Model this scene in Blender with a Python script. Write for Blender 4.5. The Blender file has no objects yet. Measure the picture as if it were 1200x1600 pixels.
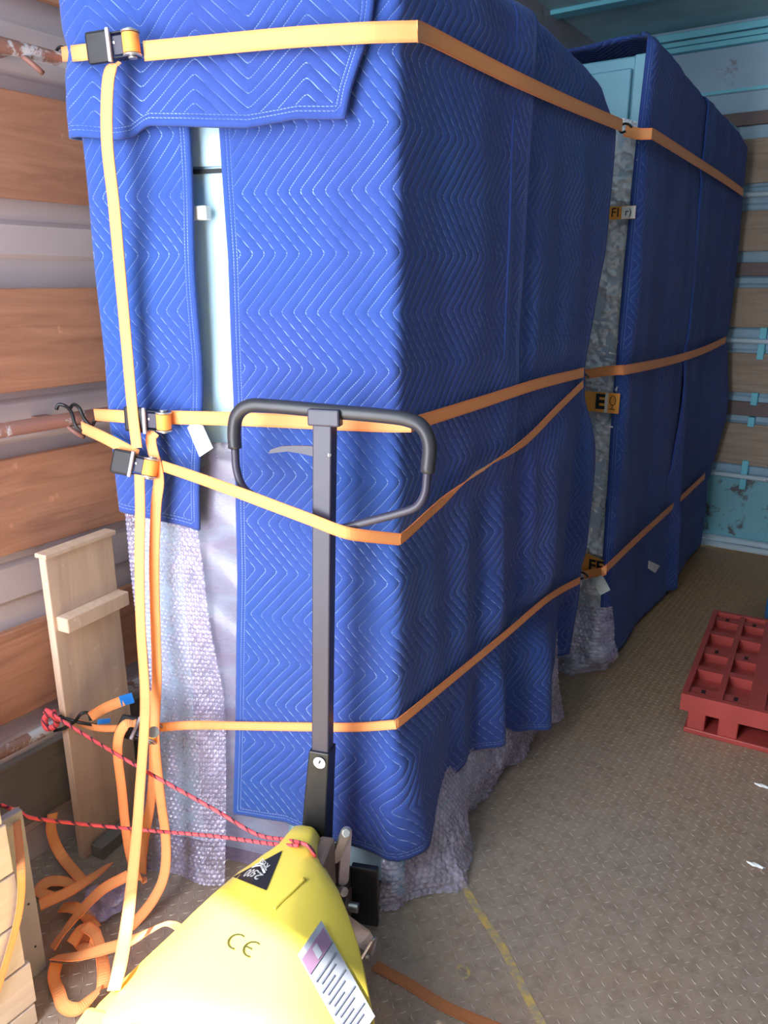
import bpy, bmesh, math, random
import numpy as np
from mathutils import Vector, Matrix
random.seed(7); rng = np.random.RandomState(7)
sc = bpy.context.scene
col = sc.collection

# ------------------------------------------------------------------ camera
FPX = 1208.0; PIT = math.atan(360/1208.0); YAW = math.radians(34.0); H = 1.55
Fv = Vector((-math.sin(YAW)*math.cos(PIT), math.cos(YAW)*math.cos(PIT), -math.sin(PIT)))
Rv = Vector((math.cos(YAW), math.sin(YAW), 0)); Uv = Rv.cross(Fv)
cam = bpy.data.cameras.new('camera'); co = bpy.data.objects.new('camera', cam); col.objects.link(co)
M4 = Matrix.Identity(4)
for i in range(3):
    M4[i][0] = Rv[i]; M4[i][1] = Uv[i]; M4[i][2] = -Fv[i]
M4[2][3] = H
co.matrix_world = M4
cam.sensor_width = 36; cam.lens = FPX/1600*36; cam.clip_start = 0.02
sc.camera = co

# ------------------------------------------------------------------ world, sun, doorway
w = bpy.data.worlds.new('sky'); sc.world = w; w.use_nodes = True
bg = w.node_tree.nodes['Background']; bg.inputs['Color'].default_value = (0.90, 0.95, 1.0, 1); bg.inputs['Strength'].default_value = 12.5
sun = bpy.data.lights.new('sun', 'SUN'); so = bpy.data.objects.new('sun', sun); col.objects.link(so)
sun.energy = 22.0; sun.color = (1, 0.96, 0.88); sun.angle = math.radians(0.8)
so.rotation_euler = Vector((0.34, 1.0, -1.42)).to_track_quat('-Z', 'Y').to_euler(); so.location = (0, -3, 6)
pt = bpy.data.lights.new('doorway_daylight', 'AREA'); po = bpy.data.objects.new('doorway_daylight', pt); col.objects.link(po)
pt.shape = 'RECTANGLE'; pt.size = 1.30; pt.size_y = 2.87; pt.cycles.is_portal = True
po.location = (-1.17, -0.9, 1.435); po.rotation_euler = (math.radians(90), 0, 0)
sc.view_settings.view_transform = 'Standard'; sc.view_settings.look = 'None'
sc.view_settings.exposure = 0.25; sc.view_settings.gamma = 1; sc.view_settings.use_curve_mapping = False

WX0, WX1, WY0, WY1, CZ = -1.82, 0.62, -0.9, 4.9, 2.87

# ------------------------------------------------------------------ geometry helpers
def ray(px, py): return Fv + Rv*((px-600)/FPX) + Uv*((800-py)/FPX)
O = Vector((0, 0, H))
def at(px, py, x=None, y=None, z=None):
    v = ray(px, py)
    t = x/v.x if x is not None else (y/v.y if y is not None else (z-H)/v.z)
    return O + v*t
P0 = Vector((-0.885, 1.36, 0)); D = Vector((-0.95447, -0.29827, 0)); N = Vector((0.29827, -0.95447, 0))
def fr(px, py, off=0.0):            # the load's front plane, shifted out by off
    v = ray(px, py); t = (N.dot(P0)+off - N.dot(O))/N.dot(v)
    return O + v*t
def FP(s, z, off=0.0): 
    p = P0 + D*s + N*off; return Vector((p.x, p.y, z))

def link(o, parent=None, label=None, cat=None, group=None, kind=None):
    col.objects.link(o)
    if parent is not None: o.parent = parent
    if label: o['label'] = label
    if cat: o['category'] = cat
    if group: o['group'] = group
    if kind: o['kind'] = kind
    return o
def thing(name, label, cat, group=None, loc=(0, 0, 0)):
    o = bpy.data.objects.new(name, None); o.empty_display_size = 0.1; o.location = loc
    return link(o, None, label, cat, group)
def mesh(name, verts, faces, mat, parent=None, smooth=False, **kw):
    me = bpy.data.meshes.new(name); me.from_pydata([tuple(v) for v in verts], [], [tuple(f) for f in faces])
    me.validate(); me.update()
    if smooth: me.polygons.foreach_set('use_smooth', [True]*len(me.polygons))
    if mat: me.materials.append(mat)
    o = bpy.data.objects.new(name, me)
    link(o, parent, **kw)
    if parent is not None:
        o.matrix_parent_inverse = Matrix.Translation(-parent.location) if parent.type == 'EMPTY' else Matrix.Identity(4)
    return o
def frombm(name, bm, mat, parent=None, smooth=False, **kw):
    bmesh.ops.recalc_face_normals(bm, faces=bm.faces)
    me = bpy.data.meshes.new(name); bm.to_mesh(me); bm.free()
    if smooth: me.polygons.foreach_set('use_smooth', [True]*len(me.polygons))
    if mat: me.materials.append(mat)
    o = bpy.data.objects.new(name, me); link(o, parent, **kw)
    if parent is not None and parent.type == 'EMPTY': o.matrix_parent_inverse = Matrix.Translation(-parent.location)
    return o
def bev(o, w=0.004, n=2):
    m = o.modifiers.new('bevel', 'BEVEL'); m.width = w; m.segments = n; m.limit_method = 'ANGLE'; m.angle_limit = math.radians(35)
    return o
def boxv(c, ax, ay, az):            # centre and three half vectors
    c = Vector(c); ax, ay, az = Vector(ax), Vector(ay), Vector(az)
    v = [c+ax*i+ay*j+az*k for i in (-1, 1) for j in (-1, 1) for k in (-1, 1)]
    f = [(0, 1, 3, 2), (4, 6, 7, 5), (0, 4, 5, 1), (2, 3, 7, 6), (0, 2, 6, 4), (1, 5, 7, 3)]
    return v, f
def box(name, lo, hi, mat, parent=None, b=0, **kw):
    lo, hi = Vector(lo), Vector(hi); h = (hi-lo)/2
    v, f = boxv((lo+hi)/2, (h.x, 0, 0), (0, h.y, 0), (0, 0, h.z))
    o = mesh(name, v, f, mat, parent, **kw)
    if b: bev(o, b)
    return o
def obox(name, c, ax, ay, az, mat, parent=None, b=0, **kw):
    v, f = boxv(c, ax, ay, az); 
    if Vector(ax).cross(Vector(ay)).dot(Vector(az)) < 0: f = [tuple(reversed(q)) for q in f]
    o = mesh(name, v, f, mat, parent, **kw)
    if b: bev(o, b)
    return o
def boxes(name, L, mat, parent=None, **kw):
    V, Fc = [], []
    for lo, hi in L:
        lo, hi = Vector(lo), Vector(hi); h = (hi-lo)/2
        v, f = boxv((lo+hi)/2, (h.x, 0, 0), (0, h.y, 0), (0, 0, h.z)); n = len(V)
        V += v; Fc += [tuple(i+n for i in q) for q in f]
    return mesh(name, V, Fc, mat, parent, **kw)
def crom(P, n=8):                   # Catmull-Rom through points
    P = [Vector(p) for p in P]; Q = [P[0]*2-P[1]] + P + [P[-1]*2-P[-2]]; out = []
    for i in range(1, len(Q)-2):
        a, b, c, d = Q[i-1:i+3]
        for k in range(n):
            t = k/n
            out.append(0.5*((2*b)+(c-a)*t+(2*a-5*b+4*c-d)*t*t+(3*b-3*c+d-a)*t**3))
    out.append(P[-1]); return out
def tube(name, P, r, mat, parent=None, seg=10, n=8, smooth_path=True, caps=True, **kw):
    Q = crom(P, n) if smooth_path else [Vector(p) for p in P]
    m = len(Q); V, Fc = [], []
    T = [(Q[min(i+1, m-1)]-Q[max(i-1, 0)]).normalized() for i in range(m)]
    up = Vector((0, 0, 1)) if abs(T[0].z) < .9 else Vector((1, 0, 0))
    a = T[0].cross(up).normalized()
    for i in range(m):
        a = (a - T[i]*a.dot(T[i])).normalized(); b = T[i].cross(a)
        rr = r(i/(m-1)) if callable(r) else r
        for k in range(seg):
            th = 2*math.pi*k/seg; V.append(Q[i]+(a*math.cos(th)+b*math.sin(th))*rr)
    for i in range(m-1):
        for k in range(seg):
            k2 = (k+1) % seg; Fc.append((i*seg+k, (i+1)*seg+k, (i+1)*seg+k2, i*seg+k2))
    if caps: Fc.append(tuple(range(seg))); Fc.append(tuple((m-1)*seg+k for k in reversed(range(seg))))
    o = mesh(name, V, Fc, mat, parent, smooth=True, **kw); return o
def cyl(name, c0, c1, r, mat, parent=None, seg=24, r1=None, b=0, **kw):
    c0, c1 = Vector(c0), Vector(c1); t = (c1-c0).normalized()
    a = t.orthogonal().normalized(); bb = t.cross(a); r1 = r if r1 is None else r1
    V = [c0+(a*math.cos(2*math.pi*k/seg)+bb*math.sin(2*math.pi*k/seg))*r for k in range(seg)]
    V += [c1+(a*math.cos(2*math.pi*k/seg)+bb*math.sin(2*math.pi*k/seg))*r1 for k in range(seg)]
    Fc = [(k, (k+1) % seg, seg+(k+1) % seg, seg+k) for k in range(seg)]
    Fc += [tuple(reversed(range(seg))), tuple(range(seg, 2*seg))]
    o = mesh(name, V, Fc, mat, parent, **kw)
    bev(o, b or 0.0012, 2)
    for p in o.data.polygons: p.use_smooth = len(p.vertices) == 4
    return o
def ribbon(name, P, W, mat, parent=None, width=0.030, th=0.0022, n=8, sharp=False, **kw):
    """webbing: centreline P, W = width direction (one, or one per point)"""
    if not isinstance(W, (list, tuple)) : W = [W]*len(P)
    W = [Vector(x) for x in W]
    Q = [Vector(p) for p in P] if sharp else crom(P, n)
    if sharp: WW = W
    else:
        WW = []
        for i in range(len(P)-1):
            for k in range(n): WW.append(W[i].lerp(W[i+1], k/n))
        WW.append(W[-1])
    m = len(Q); V, Fc, uv = [], [], []; L = 0
    for i in range(m):
        T = (Q[min(i+1, m-1)]-Q[max(i-1, 0)]).normalized()
        wv = (WW[i]-T*WW[i].dot(T)).normalized(); nn = T.cross(wv).normalized()
        V += [Q[i]-wv*width/2-nn*th/2, Q[i]+wv*width/2-nn*th/2, Q[i]+wv*width/2+nn*th/2, Q[i]-wv*width/2+nn*th/2]
    for i in range(m-1):
        for k in range(4):
            k2 = (k+1) % 4; Fc.append((i*4+k, (i+1)*4+k, (i+1)*4+k2, i*4+k2))
    Fc += [(0, 1, 2, 3), tuple((m-1)*4+k for k in (3, 2, 1, 0))]
    bm = bmesh.new(); vs = [bm.verts.new(v) for v in V]
    for f in Fc: bm.faces.new([vs[i] for i in f])
    o = frombm(name, bm, mat, parent, smooth=False, **kw)
    u = o.data.uv_layers.new(name='UVMap'); 
    acc = [0]
    for i in range(1, m): acc.append(acc[-1]+(Q[i]-Q[i-1]).length)
    cc = [0, 1, 1, 0]
    for lp in o.data.loops: u.data[lp.index].uv = (acc[lp.vertex_index//4], cc[lp.vertex_index % 4])
    return o
def flatdirs(P):                    # width direction lying flat, square to the path
    P = [Vector(p) for p in P]; out = []
    for i in range(len(P)):
        T = P[min(i+1, len(P)-1)]-P[max(i-1, 0)]; T.z = 0
        out.append(Vector((-T.y, T.x, 0)).normalized())
    return out

# ------------------------------------------------------------------ materials
class NT:
    def __init__(s, name):
        s.m = bpy.data.materials.new(name); s.m.use_nodes = True; s.t = s.m.node_tree; s.n = s.t.nodes
        s.b = s.n['Principled BSDF']
    def node(s, typ, **kw):
        x = s.n.new(typ)
        for k, v in kw.items(): setattr(x, k, v)
        return x
    def l(s, a, b): s.t.links.new(a, b)
    def math(s, op, a, b=None, c=None, clamp=False):
        x = s.n.new('ShaderNodeMath'); x.operation = op; x.use_clamp = clamp
        for i, v in enumerate((a, b, c)):
            if v is None: continue
            if isinstance(v, (int, float)): x.inputs[i].default_value = v
            else: s.l(v, x.inputs[i])
        return x.outputs[0]
    def coord(s, kind='Object', scale=(1, 1, 1)):
        tc = s.n.new('ShaderNodeTexCoord'); mp = s.n.new('ShaderNodeMapping'); mp.inputs['Scale'].default_value = scale
        s.l(tc.outputs[kind], mp.inputs[0]); return mp.outputs[0]
    def noise(s, vec, scale, detail=4, rough=.55, dist=0):
        x = s.n.new('ShaderNodeTexNoise'); x.inputs['Scale'].default_value = scale; x.inputs['Detail'].default_value = detail
        x.inputs['Roughness'].default_value = rough; x.inputs['Distortion'].default_value = dist
        if vec is not None: s.l(vec, x.inputs['Vector'])
        return x.outputs['Fac']
    def ramp(s, fac, stops):
        r = s.n.new('ShaderNodeValToRGB'); e = r.color_ramp.elements
        while len(e) < len(stops): e.new(.5)
        for i, (p, c) in enumerate(stops): e[i].position = p; e[i].color = (*c, 1) if len(c) == 3 else c
        s.l(fac, r.inputs[0]); return r.outputs[0]
    def mix(s, fac, a, b):
        x = s.n.new('ShaderNodeMix'); x.data_type = 'RGBA'
        if isinstance(fac, (int, float)): x.inputs[0].default_value = fac
        else: s.l(fac, x.inputs[0])
        for i, v in ((6, a), (7, b)):
            if isinstance(v, (tuple, list)): x.inputs[i].default_value = (*v[:3], 1)
            else: s.l(v, x.inputs[i])
        return x.outputs[2]
    def bump(s, h, dist=.002, strength=1.0):
        x = s.n.new('ShaderNodeBump'); x.inputs['Distance'].default_value = dist; x.inputs['Strength'].default_value = strength
        s.l(h, x.inputs['Height']); s.l(x.outputs[0], s.b.inputs['Normal']); return x
def setp(m, **kw):
    for k, v in kw.items():
        i = m.b.inputs[k.replace('_', ' ')]
        i.default_value = (*v, 1) if isinstance(v, tuple) and len(v) == 3 else v
def simple(name, c, rough=.5, metal=0, var=.12, scale=12, bump=0, coat=0):
    m = NT(name); v = m.coord('Object'); f = m.noise(v, scale, 5)
    c2 = tuple(min(1, x*(1+var)) for x in c); c1 = tuple(x*(1-var) for x in c)
    m.l(m.ramp(f, [(.3, c1), (.7, c2)]), m.b.inputs['Base Color'])
    setp(m, Roughness=rough, Metallic=metal)
    if coat: m.b.inputs['Coat Weight'].default_value = coat
    if bump: m.bump(m.noise(v, scale*6, 4), bump)
    return m.m
def wood(name, dark, light, axis=1, sc_=1.0, rough=.75):
    m = NT(name); s = [9, 9, 9]; s[axis] = .8
    oi = m.node('ShaderNodeObjectInfo'); v = m.coord('Object', tuple(x*sc_ for x in s))
    add = m.node('ShaderNodeVectorMath', operation='ADD'); m.l(v, add.inputs[0])
    cmb = m.node('ShaderNodeCombineXYZ'); m.l(m.math('MULTIPLY', oi.outputs['Random'], 37.0), cmb.inputs[0]); m.l(cmb.outputs[0], add.inputs[1])
    g = m.noise(add.outputs[0], 3.0, 8, .62, 1.2); blot = m.noise(m.coord('Object'), 2.3, 4)
    base = m.ramp(g, [(.25, dark), (.75, light)])
    st = m.math('MULTIPLY', m.math('SUBTRACT', blot, .5, clamp=True), 2.2, clamp=True)
    c = m.mix(st, base, tuple(x*.6 for x in dark))
    sp = m.ramp(m.noise(m.coord('Object'), 22, 3), [(.68, (0, 0, 0)), (.76, (1, 1, 1))])
    c = m.mix(m.math('MULTIPLY', sp, .35), c, tuple(min(1, x*1.7+.05) for x in light))
    m.l(c, m.b.inputs['Base Color']); setp(m, Roughness=rough); m.bump(g, .0012, .8)
    return m.m
def painted(name, c, rust=(.11, .05, .035), amount=.62, metal=.0, rough=.5, scale=5):
    m = NT(name); v = m.coord('Object'); f = m.noise(v, scale, 8, .65, .4); g = m.noise(v, 1.7, 3)
    base = m.ramp(g, [(.3, tuple(x*.8 for x in c)), (.7, tuple(min(1, x*1.15) for x in c))])
    k = m.ramp(f, [(amount, (0, 0, 0)), (amount+.05, (1, 1, 1))])
    m.l(m.mix(k, base, rust), m.b.inputs['Base Color']); setp(m, Roughness=rough, Metallic=metal); m.bump(f, .001, .6)
    return m.m

def quilt(name, swap=False):
    m = NT(name)
    uvn = m.node('ShaderNodeUVMap'); uvn.uv_map = 'UVMap'; sx = m.node('ShaderNodeSeparateXYZ'); m.l(uvn.outputs[0], sx.inputs[0])
    u, v = (sx.outputs[1], sx.outputs[0]) if swap else (sx.outputs[0], sx.outputs[1])
    nz = m.noise(uvn.outputs[0], 4.0, 2)
    wob = m.math('MULTIPLY', m.math('SUBTRACT', nz, .5), .022)
    u2 = m.math('ADD', u, wob)
    fv = m.math('FRACT', m.math('DIVIDE', m.math('ADD', v, 5.03), .237))
    tri = m.math('ABSOLUTE', m.math('SUBTRACT', m.math('MULTIPLY', fv, 2), 1))
    tri = m.math('SMOOTH_MAX', tri, .03, .06); tri = m.math('SMOOTH_MIN', tri, .97, .06)
    ph = m.math('DIVIDE', m.math('SUBTRACT', m.math('ADD', u2, 9.0), m.math('MULTIPLY', tri, .105 if not swap else -.105)), .0272)
    d = m.math('MULTIPLY', m.math('ABSOLUTE', m.math('SUBTRACT', m.math('FRACT', ph), .5)), .0272*.75)
    e = m.node('ShaderNodeAttribute'); e.attribute_name = 'edge'; ed = e.outputs['Fac']
    inside = m.math('GREATER_THAN', ed, .024)
    d = m.math('ADD', d, m.math('MULTIPLY', m.math('SUBTRACT', 1, inside), 1.0))
    d2 = m.math('MINIMUM', m.math('ABSOLUTE', m.math('SUBTRACT', ed, .013)), m.math('ABSOLUTE', m.math('SUBTRACT', ed, .021)))
    dd = m.math('MINIMUM', d, d2)
    thread = m.math('LESS_THAN', dd, .00085)
    vv = m.node('ShaderNodeVectorMath', operation='DOT_PRODUCT'); m.l(uvn.outputs[0], vv.inputs[0]); vv.inputs[1].default_value = (1, 1.31, 0)
    dash = m.math('GREATER_THAN', m.math('FRACT', m.math('DIVIDE', m.math('ADD', vv.outputs['Value'], 9), .0085)), .32)
    fade = m.ramp(m.noise(uvn.outputs[0], 7, 3), [(.35, (.25, .25, .25)), (.65, (1, 1, 1))])
    th = m.math('MULTIPLY', m.math('MULTIPLY', thread, dash), fade)
    big = m.noise(uvn.outputs[0], 1.6, 2); fib = m.noise(uvn.outputs[0], 700, 2)
    base = m.ramp(big, [(.3, (.042, .066, .30)), (.7, (.024, .082, .33))])
    base = m.mix(m.math('MULTIPLY', fib, .30), base, (.060, .11, .37))
    m.l(m.mix(m.math('MULTIPLY', th, .8), base, (.36, .50, .85)), m.b.inputs['Base Color'])
    setp(m, Roughness=.92); m.b.inputs['Specular IOR Level'].default_value = .15
    m.b.inputs['Sheen Weight'].default_value = .12; m.b.inputs['Sheen Roughness'].default_value = .5
    hgt = m.math('MULTIPLY', m.math('POWER', m.math('MINIMUM', m.math('DIVIDE', dd, .0085), 1.0), .55), .0032)
    wr = m.noise(uvn.outputs[0], 26, 4, .6); wr2 = m.noise(uvn.outputs[0], 9, 3, .5)
    hgt = m.math('ADD', hgt, m.math('ADD', m.math('MULTIPLY', wr, .004), m.math('ADD', m.math('MULTIPLY', wr2, .008), m.math('MULTIPLY', fib, .0006))))
    m.bump(hgt, 1.0, .9)
    return m.m

def bubble_mat(name, tint=(.80, .76, .92), alpha=.55, spec=.9, bscale=90, rough=.16, bd=.006):
    m = NT(name)
    out = m.n['Material Output']; tr = m.node('ShaderNodeBsdfTransparent'); mx = m.node('ShaderNodeMixShader')
    tr.inputs[0].default_value = (.95, .95, .98, 1)
    v = m.coord('Object'); f = m.noise(v, 14, 6, .7, .8); f2 = m.noise(v, bscale, 3)
    a = m.ramp(m.math('ADD', m.math('MULTIPLY', f, .6), m.math('MULTIPLY', f2, .4)), [(.35, (alpha-.22,)*3), (.62, (min(1, alpha+.25),)*3)])
    m.l(a, mx.inputs[0]); m.l(tr.outputs[0], mx.inputs[1]); m.l(m.b.outputs[0], mx.inputs[2]); m.l(mx.outputs[0], out.inputs[0])
    setp(m, Base_Color=tint, Roughness=rough); m.b.inputs['IOR'].default_value = 1.7; m.b.inputs['Specular IOR Level'].default_value = spec
    m.b.inputs['Coat Weight'].default_value = 1.0; m.b.inputs['Coat Roughness'].default_value = .06
    m.bump(m.math('ADD', m.math('MULTIPLY', f, 1.0), m.math('MULTIPLY', f2, .35)), bd, .9)
    return m.m

def webbing(name, c=(1.0, .38, .13), c2=(1.0, .28, .08)):
    m = NT(name); uvn = m.node('ShaderNodeUVMap'); uvn.uv_map = 'UVMap'; sx = m.node('ShaderNodeSeparateXYZ'); m.l(uvn.outputs[0], sx.inputs[0])
    e = m.math('ABSOLUTE', m.math('SUBTRACT', sx.outputs[1], .5)); k = m.ramp(e, [(.30, (0, 0, 0)), (.42, (1, 1, 1))])
    wv = m.math('SINE', m.math('MULTIPLY', sx.outputs[0], 2200)); wv2 = m.math('SINE', m.math('MULTIPLY', sx.outputs[1], 90))
    n = m.noise(uvn.outputs[0], 3, 3)
    c = m.mix(k, c, c2); c = m.mix(m.math('MULTIPLY', n, .18), c, (1.0, .44, .18))
    m.l(c, m.b.inputs['Base Color']); setp(m, Roughness=.6); m.b.inputs['Sheen Weight'].default_value = .1
    m.bump(m.math('ADD', wv, wv2), .0003, .4)
    return m.m

M = {}
M['quilt'] = quilt('quilted_blue'); M['quilt_turned'] = quilt('quilted_blue_turned', True)
M['strap'] = webbing('orange_webbing'); M['blue_sleeve'] = simple('blue_sleeve', (.01, .22, .75), .6)
M['plank_left'] = wood('worn_plank_left', (.25, .10, .06), (.46, .21, .13), 1)
M['plank_back'] = wood('worn_plank_back', (.34, .25, .19), (.56, .43, .34), 0)
M['plank_brown'] = wood('brown_plank_back', (.19, .14, .14), (.26, .19, .19), 0)
M['plank_grey'] = wood('grey_plank', (.13, .11, .105), (.24, .20, .18), 1)
M['pine'] = wood('pale_pine', (.50, .32, .24), (.68, .49, .38), 2, .6)
M['crate_wood'] = wood('pale_crate_wood', (.55, .44, .40), (.74, .63, .57), 1, .8)
M['metal_left'] = painted('grey_wall_steel', (.45, .36, .38), (.33, .20, .17), .63)
M['metal_back'] = painted('blue_wall_steel', (.34, .52, .68), (.24, .24, .30), .66, scale=4)
M['metal_patchy'] = painted('flaked_blue_steel', (.24, .56, .68), (.14, .14, .17), .52, scale=6)
M['cyan'] = painted('cyan_steel', (.20, .66, .82), (.12, .25, .32), .70, scale=9)
M['rail'] = painted('rusty_rail', (.32, .30, .33), (.16, .07, .055), .50, rough=.55, scale=14)
M['rail_rust'] = painted('rust_red_rail', (.20, .085, .07), (.34, .31, .33), .60, rough=.6, scale=18)
M['rail_back'] = painted('pale_rail', (.62, .76, .88), (.20, .20, .24), .64, scale=12)
M['ceiling'] = simple('ceiling_board', (.42, .62, .68), .7, 0, .2, 3, .001)
M['fridge'] = simple('pale_blue_cabinet_steel', (.50, .72, .88), .35, .0, .04, 3)
M['fridge2'] = simple('teal_cabinet_steel', (.17, .42, .56), .3, .1, .08, 3)
M['dark_gap'] = simple('dark_seam', (.02, .025, .03), .8)
M['bubble'] = bubble_mat('bubble_wrap', (.46, .41, .66), .42, 1.0, 60); M['bubble_far'] = bubble_mat('bubble_wrap_far', (.84, .88, .97), .98, .9, 45)
M['bubble_skirt'] = bubble_mat('bubble_wrap_crumpled', (.62, .57, .78), .52, 1.0, 90, .06, .002)
M['black_paint'] = simple('black_powder_coat', (.040, .036, .064), .42, 0, .1, 20, .0002)
M['grip'] = simple('black_rubber_grip', (.028, .028, .038), .42, 0, .1, 30)
M['black_steel'] = simple('black_steel', (.022, .022, .026), .4, .3, .2, 30)
M['zinc'] = simple('zinc_plate', (.55, .53, .52), .32, .8, .15, 20)
M['grey_link'] = simple('grey_linkage_steel', (.46, .43, .50), .4, .35, .15, 18)
M['brown_steel'] = simple('dull_brown_steel', (.17, .125, .11), .5, .2, .2, 14)
M['yellow'] = simple('yellow_enamel', (.84, .66, .09), .36, 0, .04, 5, 0, .25)
M['white'] = simple('white_label', (.85, .85, .85), .5, 0, .03)
M['cream'] = simple('cream_label', (.8, .76, .7), .5, 0, .03)
M['ink'] = simple('black_ink', (.015, .015, .02), .5, 0, .05)
M['grey_ink'] = simple('grey_ink', (.20, .22, .30), .5, 0, .05)
M['label_grey'] = simple('pale_blue_label', (.40, .43, .52), .45, 0, .05)
M['mauve'] = simple('mauve_band', (.32, .19, .32), .45, 0, .08)
M['olive_ink'] = simple('olive_print', (.035, .035, .008), .5, 0, .05)
M['tape'] = simple('orange_tape', (.95, .40, .08), .3, 0, .06)
M['pallet'] = simple('red_pallet_plastic', (.40, .055, .048), .45, 0, .12, 9, .0004)
M['pallet_dark'] = simple('pallet_hole', (.03, .008, .008), .7)
M['tyre'] = simple('black_tyre', (.02, .02, .022), .6)
M['blue_crate'] = simple('blue_plastic', (.03, .16, .42), .5)
M['grey_tag'] = simple('grey_tag', (.55, .54, .52), .6)

def rope_mat():
    m = NT('red_rope'); v = m.coord('Object'); f = m.noise(v, 120, 2); w_ = m.node('ShaderNodeTexWave'); w_.inputs['Scale'].default_value = 22
    w_.bands_direction = 'DIAGONAL'; m.l(v, w_.inputs[0])
    k = m.ramp(w_.outputs['Fac'], [(.82, (0, 0, 0)), (.92, (1, 1, 1))])
    m.l(m.mix(k, (.85, .09, .11), (.10, .02, .04)), m.b.inputs['Base Color']); setp(m, Roughness=.7); m.bump(w_.outputs['Fac'], .001, .8)
    return m.m
M['rope'] = rope_mat()
def film_mat():
    m = NT('stretch_film'); out = m.n['Material Output']; tr = m.node('ShaderNodeBsdfTransparent'); mx = m.node('ShaderNodeMixShader')
    v = m.coord('Object', (3, 3, 7)); f = m.noise(v, 3, 4, .5, 1.0)
    a = m.ramp(f, [(.3, (.5,)*3), (.75, (.75,)*3)]); m.l(a, mx.inputs[0]); m.l(tr.outputs[0], mx.inputs[1]); m.l(m.b.outputs[0], mx.inputs[2]); m.l(mx.outputs[0], out.inputs[0])
    setp(m, Base_Color=(.22, .165, .27), Roughness=.25); m.b.inputs['Coat Weight'].default_value = .35; m.bump(f, .004, .5); return m.m
M['film'] = film_mat()
def floor_mat():
    m = NT('worn_tread_plate'); v = m.coord('Object'); f = m.noise(v, 1.6, 6, .6, .5); g = m.noise(v, 26, 6, .7); h = m.noise(v, .9, 3)
    c = m.ramp(f, [(.25, (.37, .22, .14)), (.45, (.38, .275, .215)), (.7, (.36, .29, .25))])
    sx = m.node('ShaderNodeSeparateXYZ'); m.l(v, sx.inputs[0])
    far = m.ramp(m.math('MULTIPLY', sx.outputs[1], .2), [(.38, (0, 0, 0)), (.85, (1, 1, 1))])
    c = m.mix(m.math('MULTIPLY', far, .85), c, (.52, .25, .065))
    rust = m.ramp(h, [(.55, (0, 0, 0)), (.72, (1, 1, 1))]); c = m.mix(m.math('MULTIPLY', rust, .5), c, (.34, .13, .06))
    dk = m.ramp(g, [(.35, (1, 1, 1)), (.55, (0, 0, 0))]); c = m.mix(m.math('MULTIPLY', dk, .45), c, (.17, .12, .095))
    m.l(c, m.b.inputs['Base Color']); setp(m, Roughness=.5, Metallic=.12); m.bump(g, .0012, .7); return m.m
M['floor'] = floor_mat(); M['blocker_steel'] = painted('grey_blocker_steel', (.20, .20, .22)); M['wall_dark'] = painted('dull_side_steel', (.11, .11, .13))
M['lug'] = simple('worn_tread_lug', (.36, .29, .245), .45, .15, .25, 30)
def faded():
    m = NT('faded_yellow_paint'); f = m.noise(m.coord('Object'), 38, 5, .7)
    m.l(m.ramp(f, [(.42, (.33, .26, .20)), (.58, (.55, .36, .10))]), m.b.inputs['Base Color']); setp(m, Roughness=.7); return m.m
M['yellow_mark'] = faded()

# ------------------------------------------------------------------ the truck body
def floor_build():
    f = box('floor', (WX0-.06, WY0, -.05), (WX1+.06, WY1+.06, 0), M['floor'], kind='structure', label='brown worn steel tread-plate truck floor')
    V, Fc = [], []
    P = .0245; nx = int((WX1-WX0)/P); ny = int((WY1-WY0)/P)
    for i in range(nx):
        for j in range(ny):
            x = WX0+(i+.5)*P; y = WY0+(j+.5)*P
            if x < -1.0 and y > 1.6: continue
            s = 1 if (i+j) % 2 else -1
            a = math.radians(45*s+8); ca, sa = math.cos(a), math.sin(a); L, W_ = .0095, .0026
            n = len(V)
            for (p, q, z) in ((-L, 0, 0), (0, -W_, 0), (L, 0, 0), (0, W_, 0), (-L*.5, 0, .0013), (L*.5, 0, .0013)):
                V.append((x+p*ca-q*sa, y+p*sa+q*ca, z))
            Fc += [(n, n+1, n+4), (n+1, n+5, n+4), (n+1, n+2, n+5), (n+2, n+3, n+5), (n+3, n+4, n+5), (n+3, n, n+4)]
    mesh('tread_lugs', V, Fc, M['lug'], f, kind='stuff')
floor_build()

def corrugated(name, axis, pos, lo, hi, mat, zs, depth, label):
    """sheet wall with horizontal swages; the profile steps at the heights zs"""
    prof = [(0, 0)]
    for a, b in zs: prof += [(0, a), (depth, a+.012), (depth, b-.012), (0, b)]
    prof.append((0, CZ)); V, Fc = [], []
    for e in (lo, hi):
        for d, z in prof: V.append((pos+d, e, z) if axis == 'x' else (e, pos-d, z))
        for z in (CZ, 0): V.append((pos-.05, e, z) if axis == 'x' else (e, pos+.05, z))
    n = len(prof)+2
    for k in range(n): Fc.append((k, (k+1) % n, n+(k+1) % n, n+k))
    Fc += [tuple(range(n)), tuple(reversed(range(n, 2*n)))]
    bm = bmesh.new(); vs = [bm.verts.new(v) for v in V]
    for f in Fc: bm.faces.new([vs[i] for i in f])
    return frombm(name, bm, mat, kind='structure', label=label)
wl = corrugated('wall_left', 'x', WX0, WY0, WY1, M['metal_left'], [(.09, .40), (.76, .87), (1.165, 1.275), (1.60, 1.69), (2.0, 2.12), (2.5, 2.9)], .012, 'grey pressed-steel side wall of the truck body behind wooden slats')
for (a, b, mt) in ((2.17, 2.42, 'plank_left'), (1.735, 1.965, 'plank_left'), (1.295, 1.535, 'plank_left'), (.90, 1.135, 'plank_left'), (.46, .70, 'plank_left'), (.14, .34, 'plank_grey')):
    for (y0, y1) in ((WY0+.01, 1.62), (1.63, WY1-.01)):
        bev(box('plank', (WX0+.012, y0, a), (WX0+.036, y1, b), M[mt], wl), .003)
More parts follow.
